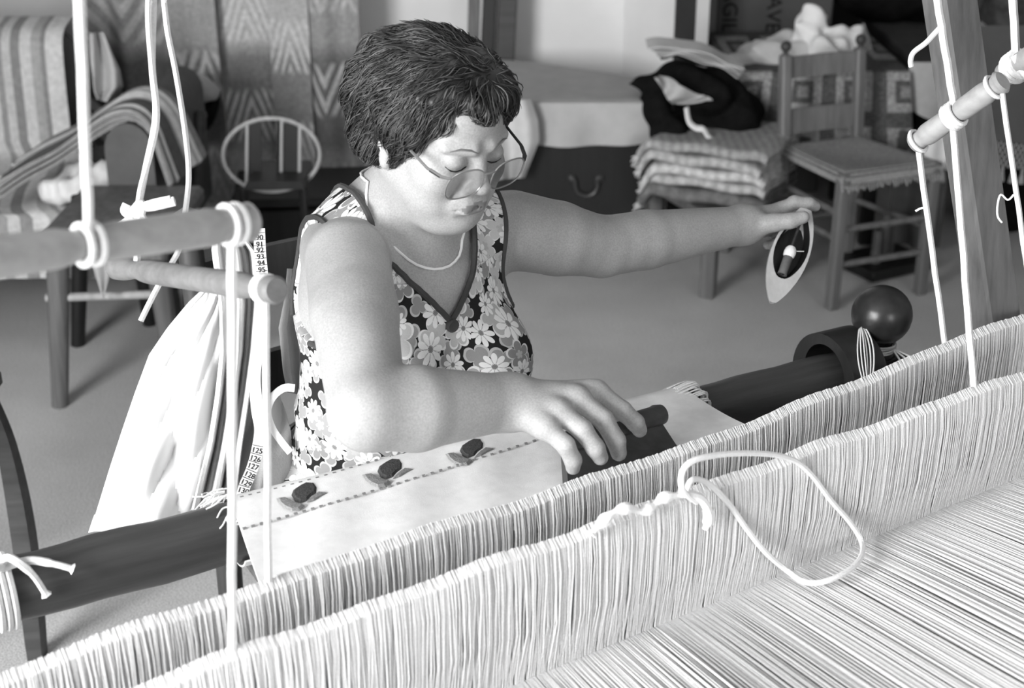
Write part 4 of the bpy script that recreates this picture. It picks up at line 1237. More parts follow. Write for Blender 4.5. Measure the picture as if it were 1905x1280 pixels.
# tailor's tape
MAT['tape'] = plain('tape', .82, .04, 60, .6)
tape = thing('measuring_tape', dep(480, 900, 2.03), "tailor's measuring tape with printed numbers hanging beside the towels", 'tape measure')
TC = [(482, 425), (484, 470), (488, 520), (486, 580), (480, 640), (474, 700), (478, 760), (484, 800), (478, 840), (468, 875), (455, 905), (446, 935)]
tcs = spline([dep(x, y, 2.025) for x, y in TC], 24)
def tpt(u, v):
    i = min(int(v * (len(tcs) - 1)), len(tcs) - 2); f = v * (len(tcs) - 1) - i; p = lerp(tcs[i], tcs[i + 1], f)
    d = (tcs[i + 1] - tcs[i]).normalized(); s = d.cross(Vector((0, -1, .2))).normalized()
    return p + s * (u - .5) * -.0165
MB().sheet(tpt, 2, 132, .0008).build('tape_strip', MAT['tape'], tape)
def num(s, px, py, size=.0105):
    # nearest place on the strip
    best = min(range(len(tcs) - 1), key=lambda i: (tcs[i] - dep(px, py, 2.025)).length)
    d = (tcs[best + 1] - tcs[best]).normalized(); acr = d.cross(Vector((0, -1, .2))).normalized() * -1
    if acr.x < 0: acr = -acr
    n = acr.cross(-d)
    if n.y > 0: n = -n
    c = tcs[best] + n * .0012
    text_mesh(s, 'printed_number', size, frame(c, acr, -d), MAT['ink'], tape, .0002)
    MB().bar(c - acr * .008 - d * .0068, c + acr * .0075 - d * .0068, .0006, .0004, up=n).build('tick_mark', MAT['ink'], tape, smooth=False)
for i, k in enumerate(range(90, 97)): num(str(k), 484 + i * .8, 442 + i * 12)
for i, k in enumerate(range(125, 131)): num(str(k), 480 - i * 6, 838 + i * 15)

# chair at the left edge of the picture: only one leg and the corner of its seat are in view
lcx = onz(70, 1222, 0)
ch2 = thing('stool', (lcx.x - .2, lcx.y + .05, 0), 'dark wooden stool whose curved leg stands behind the breast beam', 'stool')
def leg2(off, name='leg'):
    pts = [lcx + off, lerp(lcx, ony(45, 1000, lcx.y), 1) + off, ony(12, 830, lcx.y) + off, ony(-25, 735, lcx.y) + off]
    c = spline(pts, 6); mb = MB()
    for i in range(len(c) - 1): pass
    mb.tube(c, [.021 + .004 * math.sin(i * .3) for i in range(len(c))], 4, flat=.8)
    return mb.build(name, MAT['wood_dark'], ch2, smooth=False)
leg2(Vector((0, 0, 0)))
tp = ony(-25, 735, lcx.y)
for (dx, dy) in ((-.36, .0), (-.36, -.32), (-.03, -.32)):
    MB().tube([Vector((lcx.x + dx, lcx.y + dy, 0)), Vector((tp.x + dx * .9, lcx.y + dy * .95, tp.z))], .021, 4).build('leg', MAT['wood_dark'], ch2, smooth=False)
MB().box((tp.x - .19, lcx.y - .16, tp.z + .02), (.42, .40, .04), None, .01).build('seat', MAT['wood_dark'], ch2)

# ================================================================ left background
def folds(a, b, z0, z1, nf, amp, th, ph=0.0, nu=60, nv=24, sway=.02):
    a = Vector(a); b = Vector(b); d = (b - a).normalized(); n = Vector((d.y, -d.x, 0))
    def fn(u, v):
        p = lerp(a, b, u) + n * (amp * math.sin(u * nf * 6.283 + ph + .8 * math.sin(v * 3)) * (.6 + .4 * v)) + n * (sway * math.sin(v * 3 + ph))
        return Vector((p.x, p.y, lerp(z1, z0, v) + .004 * math.sin(u * 20)))
    return MB().sheet(fn, nu, nv, th)
def chevron(name, lo, hi, dens, band, tilt=1.0, off=0.0, nb=3.0, contrast=1):
    t = NT(name); uv = t.xyz(t.coord('UV')); u, v = uv[0], uv[1]
    z = t.math('ABSOLUTE', t.math('SUBTRACT', t.math('FRACT', t.math('ADD', t.math('MULTIPLY', u, 1.0), off)), .5))
    s = t.math('ADD', t.math('MULTIPLY', z, tilt), v)
    st_ = t.ramp(t.math('SINE', t.math('MULTIPLY', s, dens)), 0, 1, -.25, .25)
    bnd = t.ramp(t.math('SINE', t.math('ADD', t.math('MULTIPLY', v, band), off * 9)), 0, 1, -.2, .2)
    base_ = t.ramp(t.math('SINE', t.math('ADD', t.math('MULTIPLY', v, band * .5), 1.3)), lo * .75, lerp(lo, hi, .45), -.3, .3)
    col = t.mix(t.math('MULTIPLY', st_, bnd), base_, hi)
    col = t.math('MULTIPLY', col, t.ramp(t.noise(t.coord(), 90, 3), .8, 1.15))
    t.bump(t.noise(t.coord(), 220, 2), .4, .003); t.b.inputs['Specular IOR Level'].default_value = .05
    return t.out(col, .95)
HY = 5.0
def hx(px, py=150): return ony(px, py, HY).x
labs = ['dark hanging textile in soft folds with pale chevrons, beside the striped sofa rug', 'narrow grey hanging textile with diagonal bands behind the slack white cord', 'grey hanging textile with a large pale chevron, above the round hoop chair', 'pale hanging textile strip with diagonal weave, beside the large chevron panel', 'grey hanging textile with faint diagonal weave next to bare white wall']
for i, (x0, x1, lo, hi, dens, off, nf, amp) in enumerate([(158, 332, .44, .76, 110, .0, 2.2, .035), (326, 416, .58, .78, 90, .3, .8, .02), (414, 512, .64, .86, 120, .0, .3, .012), (508, 582, .66, .84, 110, .5, .5, .012), (578, 674, .52, .76, 110, .2, 1.2, .022)]):
    m_ = chevron('chevron_weave_%d' % i, lin(lo), lin(hi), dens, 26, -.35 if i == 2 else .3, off)
    th = thing('hanging_textile', (hx((x0 + x1) / 2), HY - .02 * (i % 2), .05), labs[i], 'textile')
    folds((hx(x0), HY - .03 * (i % 2), 0), (hx(x1), HY - .03 * (i % 2), 0), .03, 1.5, nf, amp, .006, i * 1.3).build('textile_panel', m_, th)
# curtain rail, above the frame
rl = thing('curtain_rail', (hx(400), HY, 1.5), 'wooden rail carrying the row of hanging textiles', 'rail')
MB().cyl((hx(120), HY - .02, 1.505), (hx(700), HY - .02, 1.505), .014).build('pole', MAT['wood_mid'], rl)
for px in (140, 680): MB().bar((hx(px), HY - .02, 1.505), (hx(px), YB, 1.505), .02, .03).build('bracket', MAT['wood_mid'], rl, smooth=False)

# sofa with a striped rug
SX0, SX1, SY0, SY1 = -2.22, -.985, 3.86, 4.62
MAT['sofa'] = plain('sofa_cover', .40, .1, 20, .95, .4, 200, .05)
so = thing('sofa', ((SX0 + SX1) / 2, (SY0 + SY1) / 2, 0), 'low grey sofa with rounded arm, draped with a striped rug', 'sofa')
MB().box(((SX0 + SX1) / 2, (SY0 + SY1) / 2, .27), (SX1 - SX0, SY1 - SY0 - .02, .18), None, .03).build('seat_base', MAT['sofa'], so)
MB().box(((SX0 - 1.36) / 2, SY1 - .09, .5), (-1.36 - SX0, .17, .48), None, .05).build('backrest', MAT['sofa'], so)
def arm(x):
    mb = MB(); V = []; F = []; n = 14; prof = [(-.066, .2), (-.066, .5)] + [(-.066 * math.cos(math.pi * k / 10), .55 + .075 * math.sin(math.pi * k / 10)) for k in range(11)] + [(.066, .5), (.066, .2)]
    for y in (SY0, SY1 - .05): V += [(x + p[0], y, p[1]) for p in prof]
    m = len(prof); F = [(i, (i + 1) % m, m + (i + 1) % m, m + i) for i in range(m)] + [tuple(range(m))[::-1], tuple(range(m, 2 * m))]
    return mb.add(V, F)
for x in (SX1 - .066, SX0 + .066): arm(x).build('arm', MAT['sofa'], so)
for (x, y) in ((SX0 + .08, SY0 + .08), (SX1 - .08, SY0 + .08), (SX0 + .08, SY1 - .08), (SX1 - .08, SY1 - .08)):
    MB().cyl((x, y, 0), (x, y, .2), .02, .03, 12).build('leg', MAT['wood_black'], so)
MAT['rug_stripes'] = stripes('rug_stripes', [(.10, .58), (.24, .84), (.34, .70), (.40, .58), (.60, .86), (.68, .72), (.82, .84), (.90, .62), (1.0, .80)], 0, 2.6)
rg = thing('striped_rug', (-1.7, 4.2, .45), 'pale striped woven rug draped down over the sofa back and seat', 'rug')
prof = [(SY1 + .02, .40), (SY1 + .015, .62), (SY1 - .03, .765), (SY1 - .1, .775), (SY1 - .19, .74), (SY1 - .215, .60), (SY1 - .23, .43), (SY1 - .30, .378), (SY0 + .2, .372), (SY0 + .03, .374), (SY0 - .016, .36), (SY0 - .02, .28), (SY0 - .02, .185)]
pc = spline([Vector((0, y, z)) for y, z in prof], 4)
def rug(u, v):
    i = min(int(v * (len(pc) - 1)), len(pc) - 2); f = v * (len(pc) - 1) - i; p = lerp(pc[i], pc[i + 1], f)
    x = lerp(SX0 + .16, -1.37 if v < .5 else lerp(-1.37, -1.16, min(1, (v - .5) * 3)), u)
    w_ = .008 * math.sin(u * 31) * (1 if v < .5 else .6)
    return Vector((x, p.y - abs(w_), p.z + (.004 * math.sin(u * 23) if .5 < v < .8 else 0)))
MB().sheet(rug, 80, 48, .006).build('rug_sheet', MAT['rug_stripes'], rg)
# cloth hanging at the sofa's back corner
hc = thing('draped_cloth', ony(195, 190, 4.66), 'crumpled pale cloth hanging from the corner of the sofa back', 'cloth')
Lc = [(166, 62), (168, 100), (172, 140), (176, 170), (182, 185)]; Rc = [(192, 60), (208, 100), (222, 130), (228, 160), (206, 192)]
MB().sheet(lambda u, v: ony(lerp(along(Lc, v)[0], along(Rc, v)[0], u), lerp(along(Lc, v)[1], along(Rc, v)[1], u), 4.40 - .03 * math.sin(u * 8 + v * 3) - .03 * v), 24, 24, .004).build('cloth_sheet', MAT['towel'], hc)
# runner laid over the arm
MAT['runner'] = stripes('runner_stripes', [(.14, .55), (.22, .92), (.30, .75), (.46, .95), (.52, .7), (.78, .40), (.86, .92), (.93, .5), (1.0, .9)], 1, 1.0)
rn = thing('striped_runner', (SX1 - .07, SY0, .63), 'striped woven runner draped over the rounded sofa arm', 'runner')
NC = [(8, 352, 3.78), (60, 318, 3.80), (120, 285, 3.82), (180, 240, 3.84), (222, 213, 3.86), (258, 212, 3.87), (284, 240, 3.86), (300, 290, 3.84), (316, 345, 3.83)]
rc_ = spline([ony(x, y, Y) for x, y, Y in NC], 6)
def run(u, v, lift=0.0):
    i = min(int(u * (len(rc_) - 1)), len(rc_) - 2); f = u * (len(rc_) - 1) - i; p = lerp(rc_[i], rc_[i + 1], f)
    return p + Vector((.05 * (1 - v) * (u > .6) * (u - .6) * 2.5 - .03 * (1 - u), .26 * (1 - v), .012 * (1 - v) + lift)) + Z * .004 * math.sin(v * 12 + u * 9)
for k, nm in ((0, 'runner_layer'), (1, 'runner_layer'), (2, 'runner_layer')):
    MB().sheet(lambda u, v: run(u * (1 - .02 * k), v, -.016 * k) + Vector((0, .006 * k, 0)), 60, 20, .009).build(nm, MAT['runner'], rn)
mb = MB()
for i in range(40):
    p = run(0, i / 39, -.03 * random.random()); mb.tube([p + Vector((.01, 0, 0)), p + Vector((-random.uniform(.01, .03), -.005, -random.uniform(.0, .02)))], .002, 4)
tag(mb.build('runner_fringe', MAT['cord'], rn), kind='stuff')
# wool on the sofa seat
def lumps(name, cs, mat, parent, g=.006, disp=.004, kk=.02, fr=(60, 140), seed=3):
    rg_ = np.random.default_rng(seed); W = rg_.normal(size=(10, 3)); W /= np.linalg.norm(W, axis=1)[:, None]; S = rg_.uniform(fr[0], fr[1], 10); PH = rg_.uniform(0, 6.28, 10)
    def fn(P):
        d = None
        for (c, r) in cs:
            e = ell(P, c, r); d = e if d is None else smin(d, e, kk)
        n = np.zeros(len(P), f32)
        for i in range(10): n += np.sin(P @ A(W[i]) * f32(S[i]) + f32(PH[i]))
        return (d + n * disp * .4).astype(f32)
    C = np.array([c for c, r in cs]); R = np.array([[max(r)] * 3 for c, r in cs])
    return np_object(name, [surface(fn, (C - R).min(0) - .03, (C + R).max(0) + .03, g)], mat, parent)
MAT['wool'] = plain('wool', .94, .06, 60, .98, .8, 150, .02)
wl = thing('wool_pile', ony(140, 360, 3.95), 'heap of fluffy white wool under the striped runner', 'wool')
wc_ = ony(140, 348, 3.92)
lumps('wool_lump', [((wc_.x + dx, wc_.y + dy, .415 + dz), (r, r, r * .7)) for dx, dy, dz, r in ((-.06, 0, 0, .05), (0, -.01, .012, .06), (.055, 0, .01, .055), (.02, .05, .03, .06), (.075, .04, .05, .04))], MAT['wool'], wl, .006, .006)

# chair in front of the sofa
lc_ = thing('low_chair', (-1.05, 3.6, 0), 'plain dark low chair with a thin stretcher in front of the sofa', 'chair')
FL, BL, BRr, FR = onz(112, 755, 0), onz(145, 642, 0), onz(335, 642, 0), onz(322, 752, 0)
FR = Vector((-.875, 3.42, 0))
for p in (FL, FR): MB().tube([p, p + Vector((.045 if p is FL else -.02, .01, .44))], [.021, .030], 12).build('front_leg', MAT['wood_mid'], lc_)
for p in (BL, BRr): MB().tube([p, p + Vector((.06 if p is BL else -.03, .0, .44))], [.02, .026], 12).build('back_leg', MAT['wood_black'], lc_)
MB().cyl(FL + Vector((0, .004, .30)), FR + Vector((0, .004, .30)), .011).build('stretcher', MAT['wood_light'], lc_)
MB().box((-1.02, 3.605, .43), (.34, .50, .05), None, .012).build('seat', MAT['wood_mid'], lc_)
pc_ = thing('folded_cloth', ony(190, 545, 3.38), 'small grey cloth corner hanging from the low chair seat', 'cloth')
q = [ony(165, 470, 3.348), ony(215, 470, 3.348), ony(192, 552, 3.345)]
MB().sheet(lambda u, v: lerp(lerp(q[0], q[1], u), q[2], v) + Vector((0, -.006 * math.sin(u * 7), 0)), 12, 12, .004).build('cloth_sheet', MAT['grey_cloth'], pc_)
# stick and dark bag at the textiles
sk = thing('wooden_stick', onz(352, 470, 0), 'dark round stick leaning by the dark bag among the hanging textiles', 'stick')
s1 = ony(372, 218, 4.3); s0 = ony(345, 520, 4.05); s0.z = 0
MB().tube([s0, lerp(s0, s1, .5), s1], [.018, .018, .02], 12).build('shaft', MAT['wood_dark'], sk)
MB().lathe(s1, s1 - s0, [(.02, 0), (.021, .01), (.016, .018), (.002, .021)], 12).build('rounded_tip', MAT['wood_dark'], sk)
db = thing('dark_bag', ony(372, 260, 4.75), 'black tapering bag with a grey flap hung against the textiles', 'bag')
def poly(pts, Y, th, name, mat, parent, bul=0.0):
    P = [ony(x, y, Y) for x, y in pts]; c = sum(P, Vector()) / len(P); n = len(P); o = Vector((0, th, 0))
    V = [c - Vector((0, bul, 0))] + [lerp(c, p, .55) - Vector((0, bul * .8, 0)) for p in P] + P + [p + o for p in P] + [c + o]
    F = []
    for i in range(n):
        j = (i + 1) % n
        F += [(0, 1 + i, 1 + j), (1 + i, 1 + n + i, 1 + n + j, 1 + j), (1 + n + i, 1 + 2 * n + i, 1 + 2 * n + j, 1 + n + j), (3 * n + 1, 1 + 2 * n + j, 1 + 2 * n + i)]
    return MB().add(V, F).build(name, mat, parent, angle=60)
poly([(342, 200), (402, 184), (396, 215), (385, 245), (372, 258), (350, 262), (335, 255)], 4.86, .12, 'bag_body', MAT['black_cloth'], db, .05)
poly([(345, 196), (350, 160), (362, 141), (382, 152), (404, 174), (402, 186), (372, 192)], 4.82, .06, 'flap', MAT['grey_cloth'], db, .02)
# small hoop chair
HYc = 4.15
hc_ = thing('hoop_chair', onz(505, 480, 0), "small child's chair with a round wire hoop back and thin dark legs", 'chair')
hp_ = []
for k in range(40):
    a = 2 * math.pi * k / 40; hp_.append(ony(505 + 90 * math.cos(a), 288 - 68 * math.sin(a), HYc))
MB().tube(hp_, .0065, 8, closed=True).build('hoop', MAT['wood_light'], hc_)
for px, ya, yb, m_ in ((460, 230, 352, 'wood_light'), (519, 222, 345, 'wood_black'), (558, 232, 345, 'wood_light'), (524, 222, 340, 'wood_light')):
    MB().cyl(ony(px, ya, HYc), ony(px - 1, yb, HYc), .0055).build('spindle', MAT[m_], hc_)
for (x0, x1) in ((463, 486), (527, 556)):
    poly([(x0, 230), (x1, 225), (x1, 340), (x0, 340)], HYc + .004, .006, 'back_band', MAT['wood_black'], hc_)
poly([(460, 338), (560, 338), (566, 352), (452, 354)], HYc - .10, .22, 'seat', MAT['wood_black'], hc_)
for px in (451, 566, 560): 
    a = ony(px, 350, HYc - (.08 if px != 560 else -.1)); MB().cyl(a, Vector((a.x, a.y, 0)), .008).build('leg', MAT['wood_black'], hc_)
a = ony(456, 350, HYc + .1); MB().cyl(a, Vector((a.x, a.y, 0)), .008).build('leg', MAT['wood_black'], hc_)
# long low dark chest
dk = thing('low_chest', ony(560, 420, 3.7), 'long low black chest on the floor behind the chair of the weaver', 'chest')
p0_, p1_ = ony(440, 384, 4.45), ony(700, 368, 4.50)
dirc = Vector((p1_.x - p0_.x, p1_.y - p0_.y, 0)); Lc_ = dirc.length; dirc.normalize(); nc_ = Vector((-dirc.y, dirc.x, 0)); zc_ = p0_.z
M3 = Matrix((dirc, nc_, Z)).transposed()
cc = Vector((p0_.x, p0_.y, 0)) + dirc * Lc_ / 2 + nc_ * .17
MB().box(cc + Z * (zc_ / 2 - .01), (Lc_, .32, zc_ - .02), M3, .006).build('chest_body', MAT['wood_black'], dk)
MB().box(cc + Z * (zc_ + .004), (Lc_ + .03, .35, .03), M3, .006).build('lid', MAT['wood_black'], dk)

# ================================================================ right background
# boards leaning on the wall
for (xa, xb, wd, m_, lab) in ((884, 880, .042, 'wood_mid', 'slim grey board leaning on the white wall behind the head'), (914, 906, .048, 'wood_black', 'black board leaning on the white wall between two grey boards'), (948, 940, .066, 'wood_dark', 'wide dark board leaning on the white wall beside the covered trunk')):
    bd = thing('wooden_board', (ony(xb, 100, 5.1).x, 5.12, 0), lab, 'board')
    lo_ = ony(xb, 100, 5.1); hi_ = ony(xa, -60, 5.13); d_ = (hi_ - lo_); lo_ = lo_ - d_ * (lo_.z / d_.z)
    MB().bar(lo_, lo_ + d_ * (1.5 / d_.z), wd, .03, up=(0, 1, 0), bevel=.004).build('plank', MAT[m_], bd, smooth=False)
# trunk with cloth
tr = thing('trunk', (.19, 4.75, 0), 'black wooden trunk with an iron ring handle, covered by a grey cloth', 'trunk')
TX0, TX1, TY0, TY1, TZ = -.06, .425, 4.46, 5.03, .535
def prism(plan, z0, z1):
    n = len(plan); return MB().add([(x, y, z0) for x, y in plan] + [(x, y, z1) for x, y in plan], [tuple(range(n))[::-1], tuple(range(n, 2 * n))] + [(i, (i + 1) % n, n + (i + 1) % n, n + i) for i in range(n)])
prism([(TX0, TY0), (TX1, TY0), (TX1, TY0 + .24), (TX0, TY1 - .02)], 0, .47).build('trunk_body', MAT['wood_black'], tr, smooth=False)
prism([(TX0 - .01, TY0 - .01), (TX1 + .01, TY0 - .01), (TX1 + .01, TY0 + .245), (TX0 - .01, TY1 - .015)], .472, .53).build('lid', MAT['wood_black'], tr, smooth=False)
hnd = [ony(x, y, TY0 - .012) for x, y in ((1064, 332), (1069, 336), (1071, 348), (1077, 360), (1092, 365), (1106, 359), (1112, 346), (1111, 334), (1115, 330))]
MB().tube(spline(hnd, 5), .007, 8).build('handle', MAT['dark_metal'], tr)
for x in (1064, 1116):
    c = ony(x, 331, TY0); MB().lathe(c, (0, -1, 0), [(.014, 0), (.014, .006), (.006, .014), (.001, .015)], 12).build('handle_boss', MAT['dark_metal'], tr)
tc = thing('trunk_cloth', (.19, 4.75, TZ), 'plain grey cloth spread over the black trunk', 'cloth')
def tcl(u, v):
    x = lerp(TX0 - .015, TX1 + .02, u)
    if v < .55: y = lerp(lerp(TY1 + .02, TY0 + .28, u ** 1.3), TY0 - .018, v / .55); z = TZ + .004
    else: t = (v - .55) / .45; y = TY0 - .02 - .012 * math.sin(u * 17) * t; z = TZ - .125 * t - .012 * math.sin(u * 3.1) * t
    if u > .97: x += .004
    return Vector((x, y, z))
MB().sheet(tcl, 50, 40, .005).build('cloth_sheet', MAT['grey_cloth'], tc)
sc2 = thing('pale_cloth', ony(960, 300, 4.4), 'pale speckled cloth hanging down at the corner of the covered trunk', 'cloth')
Lp = [(905, 190), (900, 250), (905, 300), (925, 335)]; Rp = [(986, 185), (1000, 225), (1002, 262), (975, 330)]
MB().sheet(lambda u, v: ony(lerp(along(Lp, v)[0], along(Rp, v)[0], u), lerp(along(Lp, v)[1], along(Rp, v)[1], u), 4.38 - .02 * math.sin(u * 10)), 24, 24, .005).build('cloth_sheet', MAT['towel'], sc2)
# bench with a pile of folded rugs
bx, by = .655, 4.37
bn = thing('low_bench', (bx, by, 0), 'low dark bench on square legs under the pile of folded rugs', 'bench')
ba = math.atan2(.116, .27); BR3 = rotz(ba)
for (dx, dy) in ((-.13, -.17), (.13, -.17), (-.13, .17), (.13, .17)):
    p = Vector((bx, by, 0)) + BR3 @ Vector((dx, dy, 0)); MB().bar(p, p + Z * .25, .045, .045, up=(math.sin(ba), math.cos(ba), 0), bevel=.004).build('leg', MAT['wood_mid'], bn, smooth=False)
MB().box((bx, by, .26), (.32, .42, .03), BR3, .006).build('bench_top', MAT['wood_mid'], bn)
rug_tones = [.46, .74, .80, .72, .64]
rl_ = ['dark folded rug at the bottom of the pile on the bench', 'pale folded rug with tasselled edge, second from the bench', 'pale folded rug in the middle of the pile on the bench', 'ribbed folded rug just below the topmost of the pile', 'grey folded rug topmost on the pile, under the black clothes']
zz = .277
for i, g in enumerate(rug_tones):
    h_ = .034 if i else .045; rr_ = rotz(ba + random.uniform(-.06, .06) - .85)
    ro = thing('folded_rug', (bx, by, zz), rl_[i], 'rug', 'folded rugs piled on the bench')
    t = NT('rug_rib_%d' % i); c = t.coord(); xx = t.xyz(c)
    rib = t.math('SINE', t.math('MULTIPLY', xx[0], 150 + 20 * i)); col = t.math('MULTIPLY', t.ramp(rib, lin(g) * .86, lin(g) * 1.06, -.6, .6), t.ramp(t.noise(c, 70, 3), .8, 1.15)); t.bump(t.noise(c, 150, 2), .6, .004)
    mt = t.out(col, .95)
    sx_, sy_ = .19 + random.uniform(-.012, .015), .185 + random.uniform(-.01, .015)
    def pr_rug(u, v, i=i, h_=h_, sx_=sx_, sy_=sy_, rr_=rr_, zz=zz):
        # folded in two: the fold faces the camera; v runs bottom layer -> fold -> top layer
        if v < .42: y = lerp(sy_, -sy_ + h_ / 2, v / .42); z = h_ * .25
        elif v > .58: y = lerp(-sy_ + h_ / 2, sy_, (v - .58) / .42); z = h_ * .75
        else: a = -math.pi / 2 + math.pi * (v - .42) / .16; y = -sy_ + h_ / 2 - h_ * .3 * math.cos(a); z = h_ * .5 + h_ * .25 * math.sin(a)
        x = lerp(-sx_, sx_, u); drop = -.045 * max(0, (abs(u - .5) - .40) / .1) ** 2 * (1 if u < .5 else .35)
        p = Vector((x + .006 * math.sin(y * 30 + i), y, z + drop + .004 * math.sin(x * 30 + i * 2)))
        return Vector((bx - .005, by + .02, zz)) + rr_ @ p
    MB().sheet(pr_rug, 26, 40, h_ * .42).build('rug_fold', mt, ro)
    mb = MB()
    for k in range(26):
        e = pr_rug(0, .3 + .4 * k / 25); mb.tube([e + Vector((.004, 0, 0)), e + Vector((-random.uniform(.004, .02), random.uniform(-.01, .01), -random.uniform(.005, .03)))], .0022, 4)
    tag(mb.build('rug_tassels', MAT['towel'], ro), kind='stuff')
    zz += h_ + .001
# pale cloth strips and black clothes on top
def at(px, py, Y): return tuple(ony(px, py, Y))
MAT['black_fur'] = plain('black_fabric', .09, .3, 30, .95, .6, 120, .05)
bc_ = thing('black_clothes', ony(1290, 240, 4.6), 'heap of crumpled black clothes on top of the folded rugs', 'clothes')
lumps('heap', [(at(1222, 205, 4.46), (.05, .07, .075)), (at(1275, 150, 4.5), (.10, .11, .05)), (at(1325, 175, 4.5), (.09, .11, .07)), (at(1372, 215, 4.5), (.075, .10, .09)), (at(1238, 245, 4.42), (.06, .06, .045)), (at(1196, 156, 4.52), (.055, .03, .016)), (at(1300, 235, 4.5), (.12, .10, .05)), (at(1340, 245, 4.48), (.08, .08, .05))], MAT['black_fur'], bc_, .006, .009, .025, (30, 90), 5)
gs = thing('grey_scarf', ony(1270, 200, 4.42), 'creased grey scarf lying across the black clothes', 'scarf')
Lg = [(1218, 144), (1232, 165), (1242, 185), (1250, 192)]; Rg = [(1226, 140), (1262, 160), (1310, 172), (1326, 192)]
MB().sheet(lambda u, v: ony(lerp(along(Lg, v)[0], along(Rg, v)[0], u), lerp(along(Lg, v)[1], along(Rg, v)[1], u) + 6 * math.sin(v * 8 + u * 3) * u, 4.34 - .02 * math.sin(v * 11 + u * 4)), 20, 24, .004).build('scarf_sheet', MAT['grey_cloth'], gs)
ws = thing('white_strip', ony(1300, 240, 4.36), 'narrow white knitted strip trailing over the top folded rug', 'cloth')
MB().tube(spline([ony(x, y, 4.30) for x, y in ((1277, 200), (1282, 226), (1295, 238), (1308, 240), (1316, 252), (1326, 262))], 5), .011, 8, flat=.4).build('strip', MAT['white_cloth'], ws)
fs = thing('fabric_stack', ony(1280, 110, 4.7), 'fan of thin pale fabric sheets resting on the black clothes', 'fabric')
for k in range(5):
    a_ = [(1205 + 6 * k, 92 + 4 * k), (1260, 88 + 5 * k), (1330, 106 + 5 * k), (1385 - 4 * k, 132 + 4 * k)]
    def shf(u, v, a_=a_, k=k):
        x, y = along(a_, u); return ony(x, y, 4.46) + Vector((0, .09 * v, .012 * v + .004 * math.sin(u * 14 + k)))
    MB().sheet(shf, 24, 6, .004).build('fabric_sheet', [MAT['towel'], MAT['grey_cloth'], MAT['towel'], MAT['grey_cloth'], MAT['black_cloth']][k], fs)

# table with a crochet cloth, bundles on it
TBX0, TBX1, TBY0, TBY1, TBZ = .72, 1.235, 4.60, 5.2, .60
tb_ = thing('side_table', ((TBX0 + TBX1) / 2, 4.9, 0), 'small dark table hidden under a crochet-patterned cloth', 'table')
MB().box(((TBX0 + TBX1) / 2, (TBY0 + TBY1) / 2, TBZ - .02), (TBX1 - TBX0, TBY1 - TBY0, .03), None, .005).build('table_top', MAT['wood_black'], tb_)
for x in (TBX0 + .04, TBX1 - .04):
    for y in (TBY0 + .05, TBY1 - .05): MB().bar((x, y, 0), (x, y, TBZ - .03), .04, .04, up=(0, 1, 0)).build('leg', MAT['wood_black'], tb_, smooth=False)
def crochet():
    t = NT('crochet'); uv = t.xyz(t.coord('UV'))
    a = t.math('SUBTRACT', t.math('FRACT', t.math('MULTIPLY', uv[0], 3.6)), .5); b = t.math('SUBTRACT', t.math('FRACT', t.math('MULTIPLY', uv[1], 2.6)), .5)
    m = t.math('MAXIMUM', t.math('ABSOLUTE', a), t.math('ABSOLUTE', b))
    ring = t.math('MULTIPLY', t.math('GREATER_THAN', m, .20), t.math('LESS_THAN', m, .36))
    col = t.mix(ring, lin(.36), lin(.62)); col = t.mix(t.math('LESS_THAN', m, .10), col, lin(.55))
    n = t.noise(t.coord(), 120, 3); col = t.math('MULTIPLY', col, t.ramp(n, .6, 1.3, .35, .65)); t.bump(n, .8, .004)
    return t.out(col, .95)
MAT['crochet'] = crochet()
cc_ = thing('crochet_cloth', ((TBX0 + TBX1) / 2, TBY0, TBZ), 'grey cloth of crocheted squares hanging over the table behind the rush chair', 'cloth')
def crc(u, v):
    x = lerp(TBX0 - .03, TBX1 + .03, u); f = .02 * math.sin(u * 15)
    if v < .45: return Vector((x, lerp(TBY1, TBY0 - .02, v / .45), TBZ + .003))
    t = (v - .45) / .55; return Vector((x + (u - .5) * .06 * t, TBY0 - .025 - f * t - .02 * t, TBZ - .255 * t))
MB().sheet(crc, 50, 40, .006).build('cloth_sheet', MAT['crochet'], cc_)
wb = thing('white_bundle', (1.03, 4.75, TBZ), 'puffy white cloth bundle on the crochet cloth behind the chair top', 'bundle')
lumps('bundle', [(at(1530, 95, 4.78), (.105, .09, .075)), (at(1512, 55, 4.80), (.055, .06, .06)), (at(1560, 78, 4.80), (.07, .07, .055)), (at(1498, 40, 4.8), (.03, .03, .03))], MAT['white_cloth'], wb, .005, .013, .012, (40, 130), 8)
pb_ = thing('pale_garment', (.84, 4.75, TBZ), 'crumpled pale garments with dark spots heaped beside the white bundle', 'clothes')
lumps('heap', [(at(1422, 108, 4.76), (.10, .09, .05)), (at(1385, 120, 4.72), (.05, .07, .04)), (at(1465, 110, 4.74), (.07, .07, .05)), (at(1450, 82, 4.82), (.05, .05, .03))], MAT['towel'], pb_, .005, .011, .012, (40, 130), 9)
gc = thing('grey_card', ony(1610, 130, 4.9), 'grey folded card standing against the white bundle', 'card')
poly([(1578, 60), (1608, 44), (1618, 70), (1632, 130), (1588, 132)], 4.88, .012, 'card_sheet', MAT['grey_cloth'], gc)
